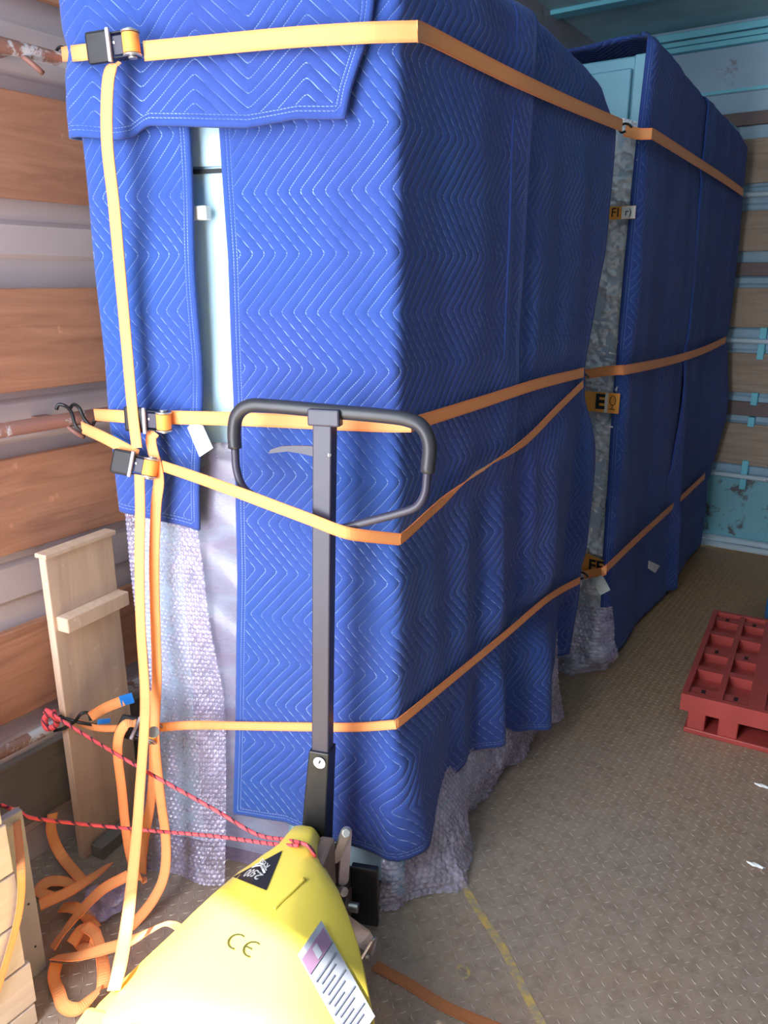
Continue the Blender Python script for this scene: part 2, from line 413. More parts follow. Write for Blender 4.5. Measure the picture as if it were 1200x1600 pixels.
wb = corrugated('wall_back', 'y', WY1, WX0, WX1, M['metal_back'], [(.13, .40), (.50, .54), (.76, .92), (1.17, 1.30), (1.53, 1.58), (1.95, 2.05), (2.52, 2.535)], .010, 'pale blue pressed-steel front bulkhead behind wooden slats')
bz = lambda y: at(1190, y, y=4.86).z
for (y0, y1, mt) in ((215, 285, 'plank_back'), (328, 392, 'plank_back'), (450, 512, 'plank_back'), (553, 615, 'plank_back'), (665, 730, 'plank_back'), (172, 193, 'plank_brown'), (410, 431, 'plank_brown'), (630, 652, 'plank_brown')):
    a, b = bz(y1), bz(y0)
    for (x0, x1) in ((WX0+.02, -.60), (-.592, WX1-.02)):
        bev(box('plank', (x0, WY1-.036, a), (x1, WY1-.010, b), M[mt], wb), .003)
box('lower_panel', (WX0+.02, WY1-.016, .06), (WX1-.02, WY1, .44), M['metal_patchy'], wb)
for (y0, y1) in ((29, 41), (45, 53), (54, 63)):
    bev(box('rib', (WX0+.02, WY1-.035-.012*(y0 > 40), bz(y1)), (WX1-.02, WY1-.002, bz(y0)), M['cyan'], wb), .004)
box('ridge', (WX0+.02, WY1-.018, bz(137)), (WX1-.02, WY1, bz(132)), M['cyan'], wb)
for (y0, y1) in ((512, 562), (614, 634), (653, 668), (722, 768)):
    zc0, zc1 = bz(y1), bz(y0)
    bev(box('bracket', (-.735, WY1-.055, zc0), (-.70, WY1-.004, zc1), M['cyan'], wb), .003)
for (zz, nm) in ((bz(304), 0), (bz(533), 0), (bz(747), 0)):
    tube('load_rail', [(WX0+.02, WY1-.065, zz), (WX1-.02, WY1-.065, zz)], .014, M['rail_back'], wb, smooth_path=False)
    for xx in (-1.5, -.9, -.45, .1, .5):
        box('rail_clip', (xx-.015, WY1-.065, zz-.012), (xx+.015, WY1-.004, zz+.012), M['rail_back'], wb)
tube('load_rail', [(WX0+.02, WY1-.06, .055), (WX1-.02, WY1-.06, .055)], .018, M['rail_back'], wb, smooth_path=False)
tube('load_rail', [(WX0+.02, WY1-.085, .022), (WX1-.02, WY1-.085, .022)], .018, M['rail_back'], wb, smooth_path=False)
for (zz, mt, r) in ((2.045, 'rail', .016), (1.213, 'rail_rust', .018), (.405, 'rail', .016)):
    tube('load_rail', [(WX0+.062, WY0+.05, zz), (WX0+.062, WY1-.1, zz)], r, M[mt], wl, smooth_path=False)
    for yy in (-.5, .3, 1.12, 1.9, 2.7, 3.5, 4.3):
        box('rail_clip', (WX0+.002, yy-.02, zz-.014), (WX0+.06, yy+.02, zz+.014), M[mt], wl)
        tube('rail_peg', [(WX0+.062, yy+.04, zz-.012), (WX0+.085, yy+.05, zz-.03), (WX0+.09, yy+.07, zz-.045)], .006, M['rail_rust'], wl, n=3)
box('wall_right', (WX1, WY0, 0), (WX1+.05, WY1, CZ), M['wall_dark'], kind='structure', label='steel side wall on the open side of the truck body')
leaf = box('daylight_blocker', (-0.52, WY0-.05, 0), (WX1+.05, WY0, CZ), M['blocker_steel'], kind='structure', label='added unseen door leaf blocking daylight from the sides of the loads')  # door leaf added behind the camera to keep the loads' side faces darker
box('ceiling', (WX0-.05, WY0, CZ), (WX1+.05, WY1+.05, CZ+.05), M['ceiling'], kind='structure', label='teal grey roof board of the truck body')
for yy in (4.19, 3.0, 1.8, .6): bev(box('roof_bow', (WX0+.01, yy, CZ-.022), (WX1-.01, yy+.09, CZ), M['cyan'], bpy.data.objects['ceiling']), .004)
# faded paint on the floor
def floor_strip(name, pts, wd, z=.0009):
    P = [at(x, y, z=z) for x, y in pts]
    ribbon(name, P, flatdirs(P), M['yellow_mark'], bpy.data.objects['floor'], width=wd, th=.0008, n=6)
floor_strip('paint_line', [(718, 1372), (752, 1430), (785, 1480), (820, 1550), (850, 1605)], .020)
Pz = [at(x, y, z=.0009) for x, y in ((718, 1508), (730, 1513), (732, 1525), (722, 1528), (714, 1518), (718, 1508))]
ribbon('paint_number', Pz, flatdirs(Pz), M['yellow_mark'], bpy.data.objects['floor'], width=.006, th=.0008, n=6)

# ------------------------------------------------------------------ wrap path round a load
class Path:
    def __init__(s, pts, r, origin):
        P = [Vector((x, y)) for x, y in pts]; out = [P[0]]
        for i in range(1, len(P)-1):
            a = (P[i-1]-P[i]).normalized(); b = (P[i+1]-P[i]).normalized()
            h = math.acos(max(-1, min(1, a.dot(b))))/2; t = r/math.tan(h)
            p0, p1 = P[i]+a*t, P[i]+b*t
            for k in range(9):
                q = k/8; out.append(p0*(1-q)**2+P[i]*2*q*(1-q)+p1*q*q)
                if i == origin and k == 4: mid = len(out)-1
        out.append(P[-1]); s.p = np.array([[v.x, v.y] for v in out])
        L = np.concatenate([[0], np.cumsum(np.linalg.norm(np.diff(s.p, axis=0), axis=1))]); s.L = L-L[mid]
        T = np.gradient(s.p, s.L, axis=0); T /= np.linalg.norm(T, axis=1)[:, None]; s.n = np.stack([T[:, 1], -T[:, 0]], 1)
    def __call__(s, q, off):
        x = np.interp(q, s.L, s.p[:, 0]); y = np.interp(q, s.L, s.p[:, 1])
        nx = np.interp(q, s.L, s.n[:, 0]); ny = np.interp(q, s.L, s.n[:, 1]); l = np.hypot(nx, ny)
        return x+nx/l*off, y+ny/l*off
path1 = Path([(-1.61, 1.75), (-1.573, 1.145), (-.885, 1.36), (-.885, 2.64), (-1.3, 2.70)], .030, 2)
path2 = Path([(-1.62, 2.94), (-.885, 2.94), (-.885, 4.74), (-1.3, 4.80)], .045, 1)

def sheet(name, path, ql, qr, zb, zt, off, mat, parent=None, res=.012, inn=0.0, thick=.007, flat=False, uvrot=False, keep_edge=True, sub=0, **kw):
    """hanging sheet: ql(z), qr(z) edges, zb(q), zt(q) bottom and top, off(q,z) stand-off; above zt it rolls inwards by inn"""
    z0 = float(zb(np.array([(ql(1.)+qr(1.))/2]))[0]) if callable(zb) else zb
    qa, qb = float(ql(1.0)), float(qr(1.0))
    n = max(2, int(abs(qb-qa)/res)); ztm = float(np.max(zt(np.array([qa, qb])))) ; rr = .06
    m = max(2, int((ztm-z0)/res)); mi = int(inn/.03)
    t = np.linspace(0, 1, n+1); qn = qa+(qb-qa)*t
    ZB = zb(qn); ZT = zt(qn)
    rows = []
    for j in range(m+1):
        zz = ZB+(ZT-ZB)*j/m
        q = ql(zz)+(qr(zz)-ql(zz))*t
        o = off(q, zz)
        # soft roll at the top
        if inn:
            k = np.clip((zz-(ZT-rr))/rr, 0, 1); o = o-rr*(1-np.sqrt(np.clip(1-k*k, 0, 1)))
        x, y = path(q, o); rows.append(np.stack([x, y, zz, q, zz], 1))
    for j in range(1, mi+1):
        a = inn*j/mi; x, y = path(qn, -rr-a+.0*qn)
        rows.append(np.stack([x, y, ZT+.002*np.sin(qn*9+a*20), qn, ZT+a], 1))
    A = np.array(rows); J, I = A.shape[:2]
    V = A[:, :, :3].reshape(-1, 3); idx = np.arange(J*I).reshape(J, I)
    Fc = np.stack([idx[:-1, :-1], idx[:-1, 1:], idx[1:, 1:], idx[1:, :-1]], -1).reshape(-1, 4)
    me = bpy.data.meshes.new(name); me.from_pydata(V.tolist(), [], Fc.tolist()); me.update()
    me.polygons.foreach_set('use_smooth', [not flat]*len(me.polygons))
    uv = me.uv_layers.new(name='UVMap'); li = np.empty(len(me.loops), int); me.loops.foreach_get('vertex_index', li)
    UVa = A[:, :, 3:5].reshape(-1, 2)[li]; uv.data.foreach_set('uv', UVa.astype(np.float32).ravel())
    ed = np.minimum(np.minimum(np.abs(A[:, :, 3]-A[:, :1, 3]), np.abs(A[:, :, 3]-A[:, -1:, 3])), np.abs(A[:, :, 4]-A[:1, :, 4])).reshape(-1)
    at_ = me.attributes.new('edge', 'FLOAT', 'POINT'); at_.data.foreach_set('value', ed.astype(np.float32))
    me.materials.append(mat); o = bpy.data.objects.new(name, me); link(o, parent, **kw)
    if thick:
        s = o.modifiers.new('thick', 'SOLIDIFY'); s.thickness = thick; s.offset = -1
    return o
def cv(pts):                        # piecewise-linear curve as a function
    xs = np.array([p[0] for p in pts], float); ys = np.array([p[1] for p in pts], float); k = np.argsort(xs); xs, ys = xs[k], ys[k]
    return lambda z: np.interp(z, xs, ys)
def const(c): return lambda z: np.zeros_like(np.asarray(z, float))+c
Y2Q1 = lambda y: y-1.36-.006; Y2Q2 = lambda y: y-2.94-.02
def ridge(q, z, q0, w_, amp, lean=0, z0=2.2, p=1.0):
    g = np.clip((z0-z)/z0, 0, 1)**p
    return amp*g*np.exp(-((q-q0-lean*(1-z))/w_)**2)
def wob(q, z, a=.003, f=1, ph=0): return a*(np.sin(q*23*f+ph+1.7*np.sin(z*3+ph))+.6*np.sin(q*51*f+z*5+ph*2)+.5*np.sin(z*17*f+q*9))

# ------------------------------------------------------------------ load 1: wrapped cabinet
inset = .045
c1 = thing('wrapped_cabinet', 'tall pale blue steel cabinet showing in the gap between quilted blankets, nearest load', 'cabinet')
def prism(name, poly, z0, z1, mat, parent, b=.006, **kw):
    n = len(poly); V = [(x, y, z0) for x, y in poly]+[(x, y, z1) for x, y in poly]
    Fc = [(k, (k+1) % n, n+(k+1) % n, n+k) for k in range(n)]+[tuple(reversed(range(n))), tuple(range(n, 2*n))]
    bm = bmesh.new(); vs = [bm.verts.new(v) for v in V]
    for f in Fc: bm.faces.new([vs[i] for i in f])
    o = frombm(name, bm, mat, parent, **kw); bev(o, b); return o
def fxy(s, off): p = P0+D*s+N*off; return (p.x, p.y)
prism('body', [fxy(.02, -inset), (-.935, 2.56), (-1.55, 2.56), (-1.60, 1.30), fxy(.70, -inset)], .03, 2.10, M['fridge'], c1)
prism('top_panel', [fxy(.02, -inset+.008), (-.93, 2.56), (-1.55, 2.56), (-1.60, 1.30), fxy(.70, -inset+.008)], 1.783, 2.12, M['fridge'], c1)
obox('door_gasket', FP(.36, 1.775, -inset+.004), D*.33, N*.006, Vector((0, 0, .004)), M['dark_gap'], c1)
obox('hinge_clip', fr(312, 333, -.02), D*.022, N*.012, Vector((0, 0, .014)), M['cream'], c1, .003)
prism('base_plinth', [fxy(.05, -inset-.03), (-.95, 2.5), (-1.53, 2.5), (-1.57, 1.32), fxy(.67, -inset-.03)], 0.0, .05, M['black_steel'], c1)

LBL = 'blue quilted moving blanket'
z_pin = lambda z: -.006*(np.exp(-((z-2.01)/.03)**2)+np.exp(-((z-1.25)/.03)**2)+np.exp(-((z-.51)/.03)**2))
S3Q = cv([(0, 1.0), (.2, 1.045), (.58, 1.107), (.85, 1.16), (1.11, 1.235)])
def pin(q, z):
    s3_ = np.where(q > -.02, S3Q(q), 9.0); k = 1.0
    for zz, w_ in ((2.01, .07), (1.255, .09), (.525, .08), (s3_, .07)): k = k*(1-np.exp(-((z-zz)/w_)**2))
    return k
# right-hand blanket: front strip, round the corner and along the side
def offA(q, z):
    side = np.clip((q+.02)/.1, 0, 1)
    o = wob(q, z, .0012)*pin(q, z)
    o0 = o
    o = side*(.006*np.sin(q*16+z*1.5)+.005*np.sin(q*37+2*z)*np.clip(1.6-z, 0, 1))
    o += ridge(q, z, .07, .10, .075, 0, .55, 1.0)+ridge(q, z, .50, .05, .035, .04, 1.4)-ridge(q, z, .40, .05, .02, .03, 1.6)
    return o0+o*pin(q, z)+.009*np.clip((q-.45)/.08, 0, 1)
def offB(q, z):
    q2 = q
    o = wob(q, z, .0018, 1, 2)+.012*np.clip(1-abs(z-.9)/.5, 0, 1)
    o += .008*np.sin(q*26+z*1.1)*np.clip(2.0-z, 0, 1)
    o += ridge(q, z, .86, .09, .085, -.03, 1.5)-ridge(q, z, 1.10, .07, .05, .02, 1.3)+ridge(q, z, .70, .035, .02, .0, 1.9)
    return o*pin(q, z)
zbA = cv([(-.448, .179), (-.245, .193), (-.131, .165), (-.011, .165), (Y2Q1(1.463), .165), (Y2Q1(1.56), .17), (Y2Q1(1.632), .19), (Y2Q1(1.743), .217), (Y2Q1(1.97), .201)])
topz = cv([(-.8, 2.2), (.6, 2.19), (Y2Q1(2.234), 2.165), (Y2Q1(2.472), 2.13), (Y2Q1(2.62), 2.045)])
qlA = cv([(1.9, -.376), (1.6, -.371), (1.274, -.378), (.873, -.394), (.5, -.42), (.179, -.448)])
sheet('moving_blanket', path1, qlA, const(.60), zbA, topz, offA, M['quilt'], res=.011, inn=.3,
      label='large blue quilted blanket around the near corner, pallet truck handle in front of it', cat='blanket')
zbB = cv([(.49, .235), (.55, .235), (Y2Q1(1.976), .224), (Y2Q1(2.06), .16), (Y2Q1(2.242), .11), (Y2Q1(2.371), .175), (Y2Q1(2.405), .256), (Y2Q1(2.569), .212), (1.4, .21)])
qrB = cv([(2.04, Y2Q1(2.616)), (1.824, Y2Q1(2.61)), (1.63, Y2Q1(2.596)), (1.47, Y2Q1(2.541)), (1.29, Y2Q1(2.49)), (1.18, Y2Q1(2.51)), (.99, Y2Q1(2.615)), (.66, Y2Q1(2.66)), (.56, Y2Q1(2.61)), (.44, Y2Q1(2.60)), (.2, Y2Q1(2.57))])
sheet('moving_blanket', path1, const(.50), qrB, zbB, topz, offB, M['quilt'], res=.0112, inn=.3,
      label='dark blue blanket hanging in folds along the side, just before the first bubble wrap strip', cat='blanket')
# left narrow blanket
qrL = cv([(1.84, -.441), (1.73, -.443), (1.386, -.448), (1.18, -.460), (.98, -.484)])
zbL = cv([(-1.2, 1.02), (-.738, 1.012), (-.484, .98), (-.44, .98)])
def offL(q, z): return .004+wob(q, z, .0022, 1, 4)+.012*np.exp(-((q+.455)/.05)**2)*np.sin(z*7)**2
sheet('moving_blanket', path1, const(-1.15), qrL, zbL, const(2.19), offL, M['quilt'], res=.011,
      label='narrow blue quilted blanket at far left, bubble wrap hanging out below it', cat='blanket')
# top blanket folded over the front
zbT = cv([(-1.3, 1.86), (-.744, 1.850), (-.672, 1.842), (-.60, 1.834), (-.56, 1.836), (-.522, 1.857), (-.40, 1.848), (-.296, 1.840), (-.2, 1.852), (-.08, 1.847)])
qrT = cv([(1.84, -.099), (1.90, -.085), (1.98, -.053), (2.04, -.040), (2.2, -.038)])
def offT(q, z): return .024+.014*np.clip((2.0-z)/.16, 0, 1)*(1+.5*np.sin(q*14+.4))*np.clip((.80+q)/.15, 0, 1)+wob(q, z, .002, 1, 7)+z_pin(z)*1.5
sheet('moving_blanket', path1, const(-1.2), qrT, zbT, const(2.20), offT, M['quilt_turned'], res=.011, inn=.4, thick=.010,
      label='blue quilted blanket folded over the top of the nearest load, white strap across it', cat='blanket')
# thread tuft at the corner of the narrow blanket
for k in range(3):
    a = fr(303+k*3, 808, .02)
_g = rng.rand(64, 64)
def vn(u, v):                       # smooth value noise
    u = np.asarray(u, float); v = np.asarray(v, float)+0*u
    i, j = np.floor(u).astype(int), np.floor(v).astype(int); a, b = u-i, v-j; a = a*a*(3-2*a); b = b*b*(3-2*b)
    G_ = lambda x, y: _g[x % 64, y % 64]
    return (G_(i, j)*(1-a)+G_(i+1, j)*a)*(1-b)+(G_(i, j+1)*(1-a)+G_(i+1, j+1)*a)*b-.5
# bubble wrap: real bubbles as displacement of a fine grid
def bubbles(q, z, pitch=.0140, h=.0045):
    r = pitch*.866; j = np.round(z/r); sh = (j % 2)*.5
    i = np.round(q/pitch-sh); dq = q-(i+sh)*pitch; dz = z-j*r
    d = np.sqrt(dq*dq+dz*dz)/(pitch*.46); return h*np.sqrt(np.clip(1-d*d, 0, 1))
zbW = cv([(-.74, .0), (-.49, .0)])
def offW(q, z): return -.012+.075*np.clip((.45-z)/.45, 0, 1)**1.3+.008*np.sin(q*34+z*3)*np.clip(1.1-z, 0, 1)+wob(q, z, .002, 1, 1)+bubbles(q, z)
wr1 = sheet('bubble_wrap', path1, cv([(0, -.715), (1, -.715)]), cv([(1.0, -.500), (.9, -.492), (.75, -.485), (.6, -.470), (.55, -.462), (.4, -.462), (.1, -.455), (0, -.45)]), const(.003), const(1.06), offW, M['bubble'], res=.0027, thick=0,
      label='clear bubble wrap hanging to the floor below the narrow left blanket', cat='bubble wrap')
# stretch film across the cabinet front in the gap
def offF(q, z): return -.030+.004*np.sin(z*40+q*30)*np.exp(-((z-.8)/.3)**2)+wob(q, z, .001)
sheet('stretch_film', path1, const(-.56), const(-.30), const(.004), const(1.19), offF, M['film'], res=.012, thick=0,
      label='cloudy stretch film over the cabinet in the gap left of the large blanket', cat='film')
# crumpled skirt of bubble wrap at the near corner and along the side
def offS(q, z):
    f = np.clip((.30-z)/.30, 0, 1)
    fl = .115*np.exp(-((q-.20)/.13)**2)+.035*np.exp(-((q+.02)/.05)**2)+.02
    return -.030+f*fl+.05*f*vn(q*13, z*9)+.03*f*np.abs(vn(q*30+5, z*28))+bubbles(q, z, .0150, .0055)
zbS = cv([(-.06, -.0), (0, .003), (.4, .003), (.75, .003), (1.15, .003)])
sheet('bubble_wrap', path1, const(-.03), const(1.12), const(.004), cv([(-.1, .30), (.4, .32), (1.2, .34)]), offS, M['bubble_skirt'], res=.0034, thick=0,
      label='crumpled bubble wrap skirt spilling onto the floor below the near corner', cat='bubble wrap')
obox('corner_strip', FP(-.002, .15, -.030), D*.016, N*.012, Vector((0, 0, .128)), simple('turquoise_film', (.05, .62, .86), .25), c1, .003)

# ------------------------------------------------------------------ load 2
c2 = thing('wrapped_cabinet', 'teal steel cabinet further back, its bare top corner showing under a blanket', 'cabinet')
box('body', (-1.60, 2.985, .04), (-.925, 4.66, 2.30), M['fridge2'], c2, .006)
box('corner_post', (-.962, 2.972, .05), (-.922, 3.02, 2.30), M['fridge2'], c2, .004)
box('door', (-1.58, 2.968, .15), (-.968, 2.99, 2.26), M['fridge2'], c2, .005)
box('base_plinth', (-1.57, 3.02, 0), (-.95, 4.6, .05), M['black_steel'], c2)
top2 = cv([(-.1, 2.365), (Y2Q2(3.09), 2.36), (Y2Q2(3.3), 2.345), (Y2Q2(3.7), 2.31), (Y2Q2(4.58), 2.277), (Y2Q2(4.7), 2.25)])
def offC(q, z): return wob(q, z, .0022, .8, 3)+.012*np.clip(1-abs(z-1.6)/.4, 0, 1)+.008*np.sin(q*9+z)*np.clip(1.9-z, 0, 1)+z_pin(z)+.02*np.clip((.3-z)/.3, 0, 1)
zb2 = const(.015)
sheet('moving_blanket', path2, cv([(0, .00), (.44, -.02), (1.2, -.035), (2.0, -.03), (2.3, -.02)]), const(.92), zb2, top2, offC, M['quilt'], res=.018, inn=.60,
      label='dark blue blanket right of the bubble wrap strip, hanging down to the floor', cat='blanket')
qrD = cv([(2.28, Y2Q2(4.60)), (1.99, Y2Q2(4.68)), (1.6, Y2Q2(4.74)), (1.24, Y2Q2(4.69)), (.9, Y2Q2(4.78)), (.57, Y2Q2(4.80)), (.44, Y2Q2(4.66)), (.03, Y2Q2(4.78))])
def offD(q, z): return .010+wob(q, z, .0022, .8, 5)+.02*np.sin(q*7+z)*np.clip(1.9-z, 0, 1)*.5+ridge(q, z, .86, .06, .05, .12, 1.17, .7)+z_pin(z)*1.5+.04*np.exp(-((z-.85)/.25)**2)*np.exp(-((q-1.75)/.4)**2)
sheet('moving_blanket', path2, cv([(.3, .78), (.45, .62), (.7, .80), (1.1, .84), (2.3, .78)]), qrD, const(.03), top2, offD, M['quilt'], res=.018, inn=.60,
      label='farthest dark blue blanket, hanging beside the slatted front bulkhead', cat='blanket')
# bubble wrap strip on its front
def offE(q, z): return -.012+.030*vn(q*14, z*18)+.018*np.abs(vn(q*30+9, z*45))+.018*vn(q*55, z*70)+.008*vn(q*90, z*110)+.04*np.clip((.22-z)/.22, 0, 1)
sheet('bubble_wrap', path2, const(-.34), cv([(0, .0), (.3, -.005), (.5, -.02), (2.2, -.02)]), const(.01), cv([(-.4, 2.09), (-.08, 2.10), (0, 2.07)]), offE, M['bubble_far'], res=.0055, thick=0, flat=True,
      label='crinkled bubble wrap showing as a pale upright strip between the two dark loads', cat='bubble wrap')
box('wrapped_panel', (-1.3, 2.955, .06), (-.94, 2.975, 2.06), simple('pale_inner_panel', (.45, .56, .70), .4), c2)
# its skirt
def offG(q, z):
    f = np.clip((.26-z)/.26, 0, 1); return .02+f*(.11*np.exp(-((q+.12)/.14)**2)+.07*vn(q*14, z*14)+.03*np.abs(vn(q*40, z*40)))+bubbles(q, z, .017, .006)
sheet('bubble_wrap', path2, const(-.30), const(.02), const(.004), const(.27), offG, M['bubble_skirt'], res=.0040, thick=0,
      label='bubble wrap bunched on the floor at the foot of the pale strip', cat='bubble wrap')

# ------------------------------------------------------------------ text helper
def text(s, size, c, ux, uy, mat, parent, name='lettering', extr=.0004, bold=.0):
    cu = bpy.data.curves.new('t', 'FONT'); cu.body = s; cu.size = size; cu.extrude = extr; cu.align_x = 'CENTER'; cu.align_y = 'CENTER'; cu.offset = bold; cu.resolution_u = 3
    to = bpy.data.objects.new('t', cu); col.objects.link(to); dg = bpy.context.evaluated_depsgraph_get()
    me = bpy.data.meshes.new_from_object(to.evaluated_get(dg)); bpy.data.objects.remove(to); bpy.data.curves.remove(cu)
    ux = Vector(ux).normalized(); uy = Vector(uy); uy = (uy-ux*uy.dot(ux)).normalized(); uz = ux.cross(uy)
    T = Matrix(((ux.x, uy.x, uz.x, c[0]), (ux.y, uy.y, uz.y, c[1]), (ux.z, uy.z, uz.z, c[2]), (0, 0, 0, 1)))
    me.transform(T); me.materials.clear(); me.materials.append(mat); o = bpy.data.objects.new(name, me); link(o, parent)
    if parent is not None and parent.type == 'EMPTY': o.matrix_parent_inverse = Matrix.Translation(-parent.location)
    return o
X, Y, Z = Vector((1, 0, 0)), Vector((0, 1, 0)), Vector((0, 0, 1))
# warning tapes on the strip (y about 2.90)
ty = 2.918
def tape(px0, px1, py0, py1, label, tilt=0):
    a = at(px0, py1, y=ty); b = at(px1, py0, y=ty); c = (a+b)/2
    ax = Vector(((b.x-a.x)/2, 0, tilt)); t = thing('warning_tape', label, 'tape', None, (c.x, ty, c.z))
    obox('tape_band', (c.x, ty, c.z), ax, Y*.0015, Z*((b.z-a.z)/2), M['tape'], t)
    return t, c, b.x-a.x, b.z-a.z
t, c, wd, ht = tape(940, 994, 321, 344, 'orange warning tape with a black F, upper part of the bubble wrap strip')
text('FI', ht*1.0, (c.x-.012, ty-.003, c.z), X, Z, M['ink'], t)
obox('torn_patch', (c.x+wd*.30, ty-.0025, c.z), X*wd*.20, Y*.0008, Z*ht*.47, M['white'], t)
text('r)', ht*.8, (c.x+wd*.30, ty-.005, c.z), X, Z, M['ink'], t)
t, c, wd, ht = tape(905, 969, 615, 641, 'orange warning tape with a black E and a wine glass symbol, middle of the strip')
text('E', ht*1.0, (c.x+wd*.02, ty-.003, c.z), X, Z, M['ink'], t, bold=.003)
obox('pale_band', (c.x+wd*.18, ty-.0022, c.z), X*.006, Y*.0006, Z*ht*.49, M['cream'], t)
g = Vector((c.x+wd*.34, ty-.0035, c.z))
tube('glass_symbol', [g+Vector((math.cos(th)*.011, 0, .010+math.sin(th)*.018)) for th in [x*math.pi*2/12 for x in range(13)]], .0014, M['olive_ink'], t, seg=5, n=2)
obox('glass_stem', g-Z*.014, X*.0012, Y*.0006, Z*.009, M['olive_ink'], t); obox('glass_foot', g-Z*.023, X*.011, Y*.0006, Z*.0014, M['olive_ink'], t)
t, c, wd, ht = tape(905, 944, 872, 893, 'twisted orange warning tape lettered FE above the lowest strap on the strip', -.012)
text('FE', ht*.85, (c.x+wd*.2, ty-.003, c.z-.003), X, Z, M['ink'], t, bold=.002)

# ------------------------------------------------------------------ straps
def sidep(px, py, off=.006):
    p = at(px, py, x=-.885); q = p.y-1.366
    return at(px, py, x=-.885+max(off, .014 if q > .5 else .006))
G = 'orange lashing straps'
def hook(parent, c, size=.03, r=.0035, d=N):
    c = Vector(c); u = Vector((d.y, -d.x, 0)).normalized()
    P = [c+u*size*.9, c+u*size*.3+Z*size*.5, c-u*size*.5+Z*size*.55, c-u*size*1.0, c-u*size*.6-Z*size*.55, c-Z*size*.45]
    return tube('hook', P, r, M['black_steel'], parent, seg=7, n=5)
def ratchet(label, c, ang=0.0, flip=1, tilt=0.0, sc_=1.0):
    """ratchet buckle: x along the webbing, z across it, y outwards"""
    c = Vector(c); t = thing('ratchet_buckle', label, 'ratchet buckle', None, tuple(c))
    ca, sa = math.cos(ang), math.sin(ang)
    ux = (-D*ca+Z*sa); uz = (Z*ca+D*sa); uy = N.copy()
    if tilt: uy, uz = (uy*math.cos(tilt)+uz*math.sin(tilt)), (uz*math.cos(tilt)-uy*math.sin(tilt))
    def L(x, y, z): return c+(ux*x+uy*y+uz*z)*sc_
    def B(name, x, y, z, hx, hy, hz, m, b=.002): return obox(name, L(x, y, z), ux*hx*sc_, uy*hy*sc_, uz*hz*sc_, m, t, b)
    B('handle', -.037, .022, 0, .028, .007, .029, M['black_steel'], .006)
    B('handle_lip', -.011, .028, 0, .004, .004, .030, M['grey_link'])
    for s in (-1, 1):
        B('side_plate', .010, .012, s*.0215, .034, .012, .0015, M['black_steel'])
        cyl('gear_wheel', L(.032, .016, s*.0185), L(.032, .016, s*.0225), .0185*sc_, M['zinc'], t, 14)
        cyl('axle_cap', L(.032, .016, s*.0225), L(.032, .016, s*.0265), .009*sc_, M['zinc'], t, 12)
    cyl('wound_webbing', L(.032, .017, -.0175), L(.032, .017, .0175), .0165*sc_, M['strap_plain'], t, 20)
    B('pawl', .004, .018, 0, .012, .004, .017, M['black_paint'], .002)
    cyl('rivet', L(-.002, .021, .004), L(-.002, .0245, .004), .003*sc_, M['zinc'], t, 10)
    return t, L
M['strap_plain'] = simple('wound_orange_webbing', (1.0, .36, .07), .6, 0, .08)

# strap 1, top
s1 = thing('lashing_strap', 'topmost orange strap round the nearest load, crossing the folded blanket', 'strap', G)
off1 = .052
A_ = [fr(225, 80, off1+.004), fr(300, 73, off1), fr(450, 59, off1-.004), fr(560, 52, .045), fr(612, 50, .03), fr(652, 49, .012)]
ribbon('webbing', A_, Z, M['strap'], s1, width=.035, n=5)
A_ = [fr(652, 49, .012), sidep(672, 56), sidep(760, 101), sidep(820, 130), sidep(900, 166), sidep(972, 196)]
ribbon('webbing', A_, Z, M['strap'], s1, width=.035, n=5)
hook(s1, at(978, 200, x=-.90), .022, .004, Y)
p = at(97, 85, x=WX0+.075)
A_ = [p, fr(120, 83, off1+.005), fr(158, 79, off1+.01)]
ribbon('webbing', A_, Z, M['strap'], s1, width=.029, n=5)
hook(s1, p, .026, .0035, Y)
ratchet('black ratchet buckle on the topmost strap, at upper left', fr(191, 75, off1), .04)
# tail of strap 1
tl = [(187, 97, .075), (172, 112, .085), (167, 160, .09), (168, 230, .09), (178, 320, .08), (188, 430, .06), (198, 540, .055), (207, 640, .058), (214, 700, .07)]
P_ = [fr(a, b, o) for a, b, o in tl]; Wd = [Z*.4-D] + [-D]*(len(tl)-1)
ribbon('strap_tail', P_, Wd, M['strap'], None, width=.027, n=6, label='pale orange strap tail hanging from the topmost ratchet down the narrow blanket', cat='strap')
# strap 2
s2 = thing('lashing_strap', 'middle orange strap running behind the pallet truck handle', 'strap', G)
A_ = [fr(262, 652, .026), fr(380, 655, .006), fr(520, 661, .005), fr(600, 664, .006), fr(642, 664, .008)]
ribbon('webbing', A_, Z, M['strap'], s2, width=.031, n=5)
A_ = [fr(642, 664, .008), sidep(662, 657, .008), sidep(760, 626, .010), sidep(840, 600, .012), sidep(912, 582)]
ribbon('webbing', A_, Z, M['strap'], s2, width=.031, n=5)
p = at(148, 648, x=WX0+.14)
ribbon('webbing', [p, fr(180, 650, .02), fr(222, 653, .03)], Z, M['strap'], s2, width=.029, n=5)
q_ = at(115, 648, x=WX0+.07)
tube('hook', [p-Z*.012, at(143, 665, x=WX0+.12), at(132, 655, x=WX0+.10), at(124, 638, x=WX0+.09), at(115, 632, x=WX0+.06), at(108, 640, x=WX0+.045)], .0045, M['black_steel'], s2, seg=7, n=4)
ratchet('ratchet buckle of the middle strap, directly above the slanted strap ratchet', fr(243, 655, .028), -.03)
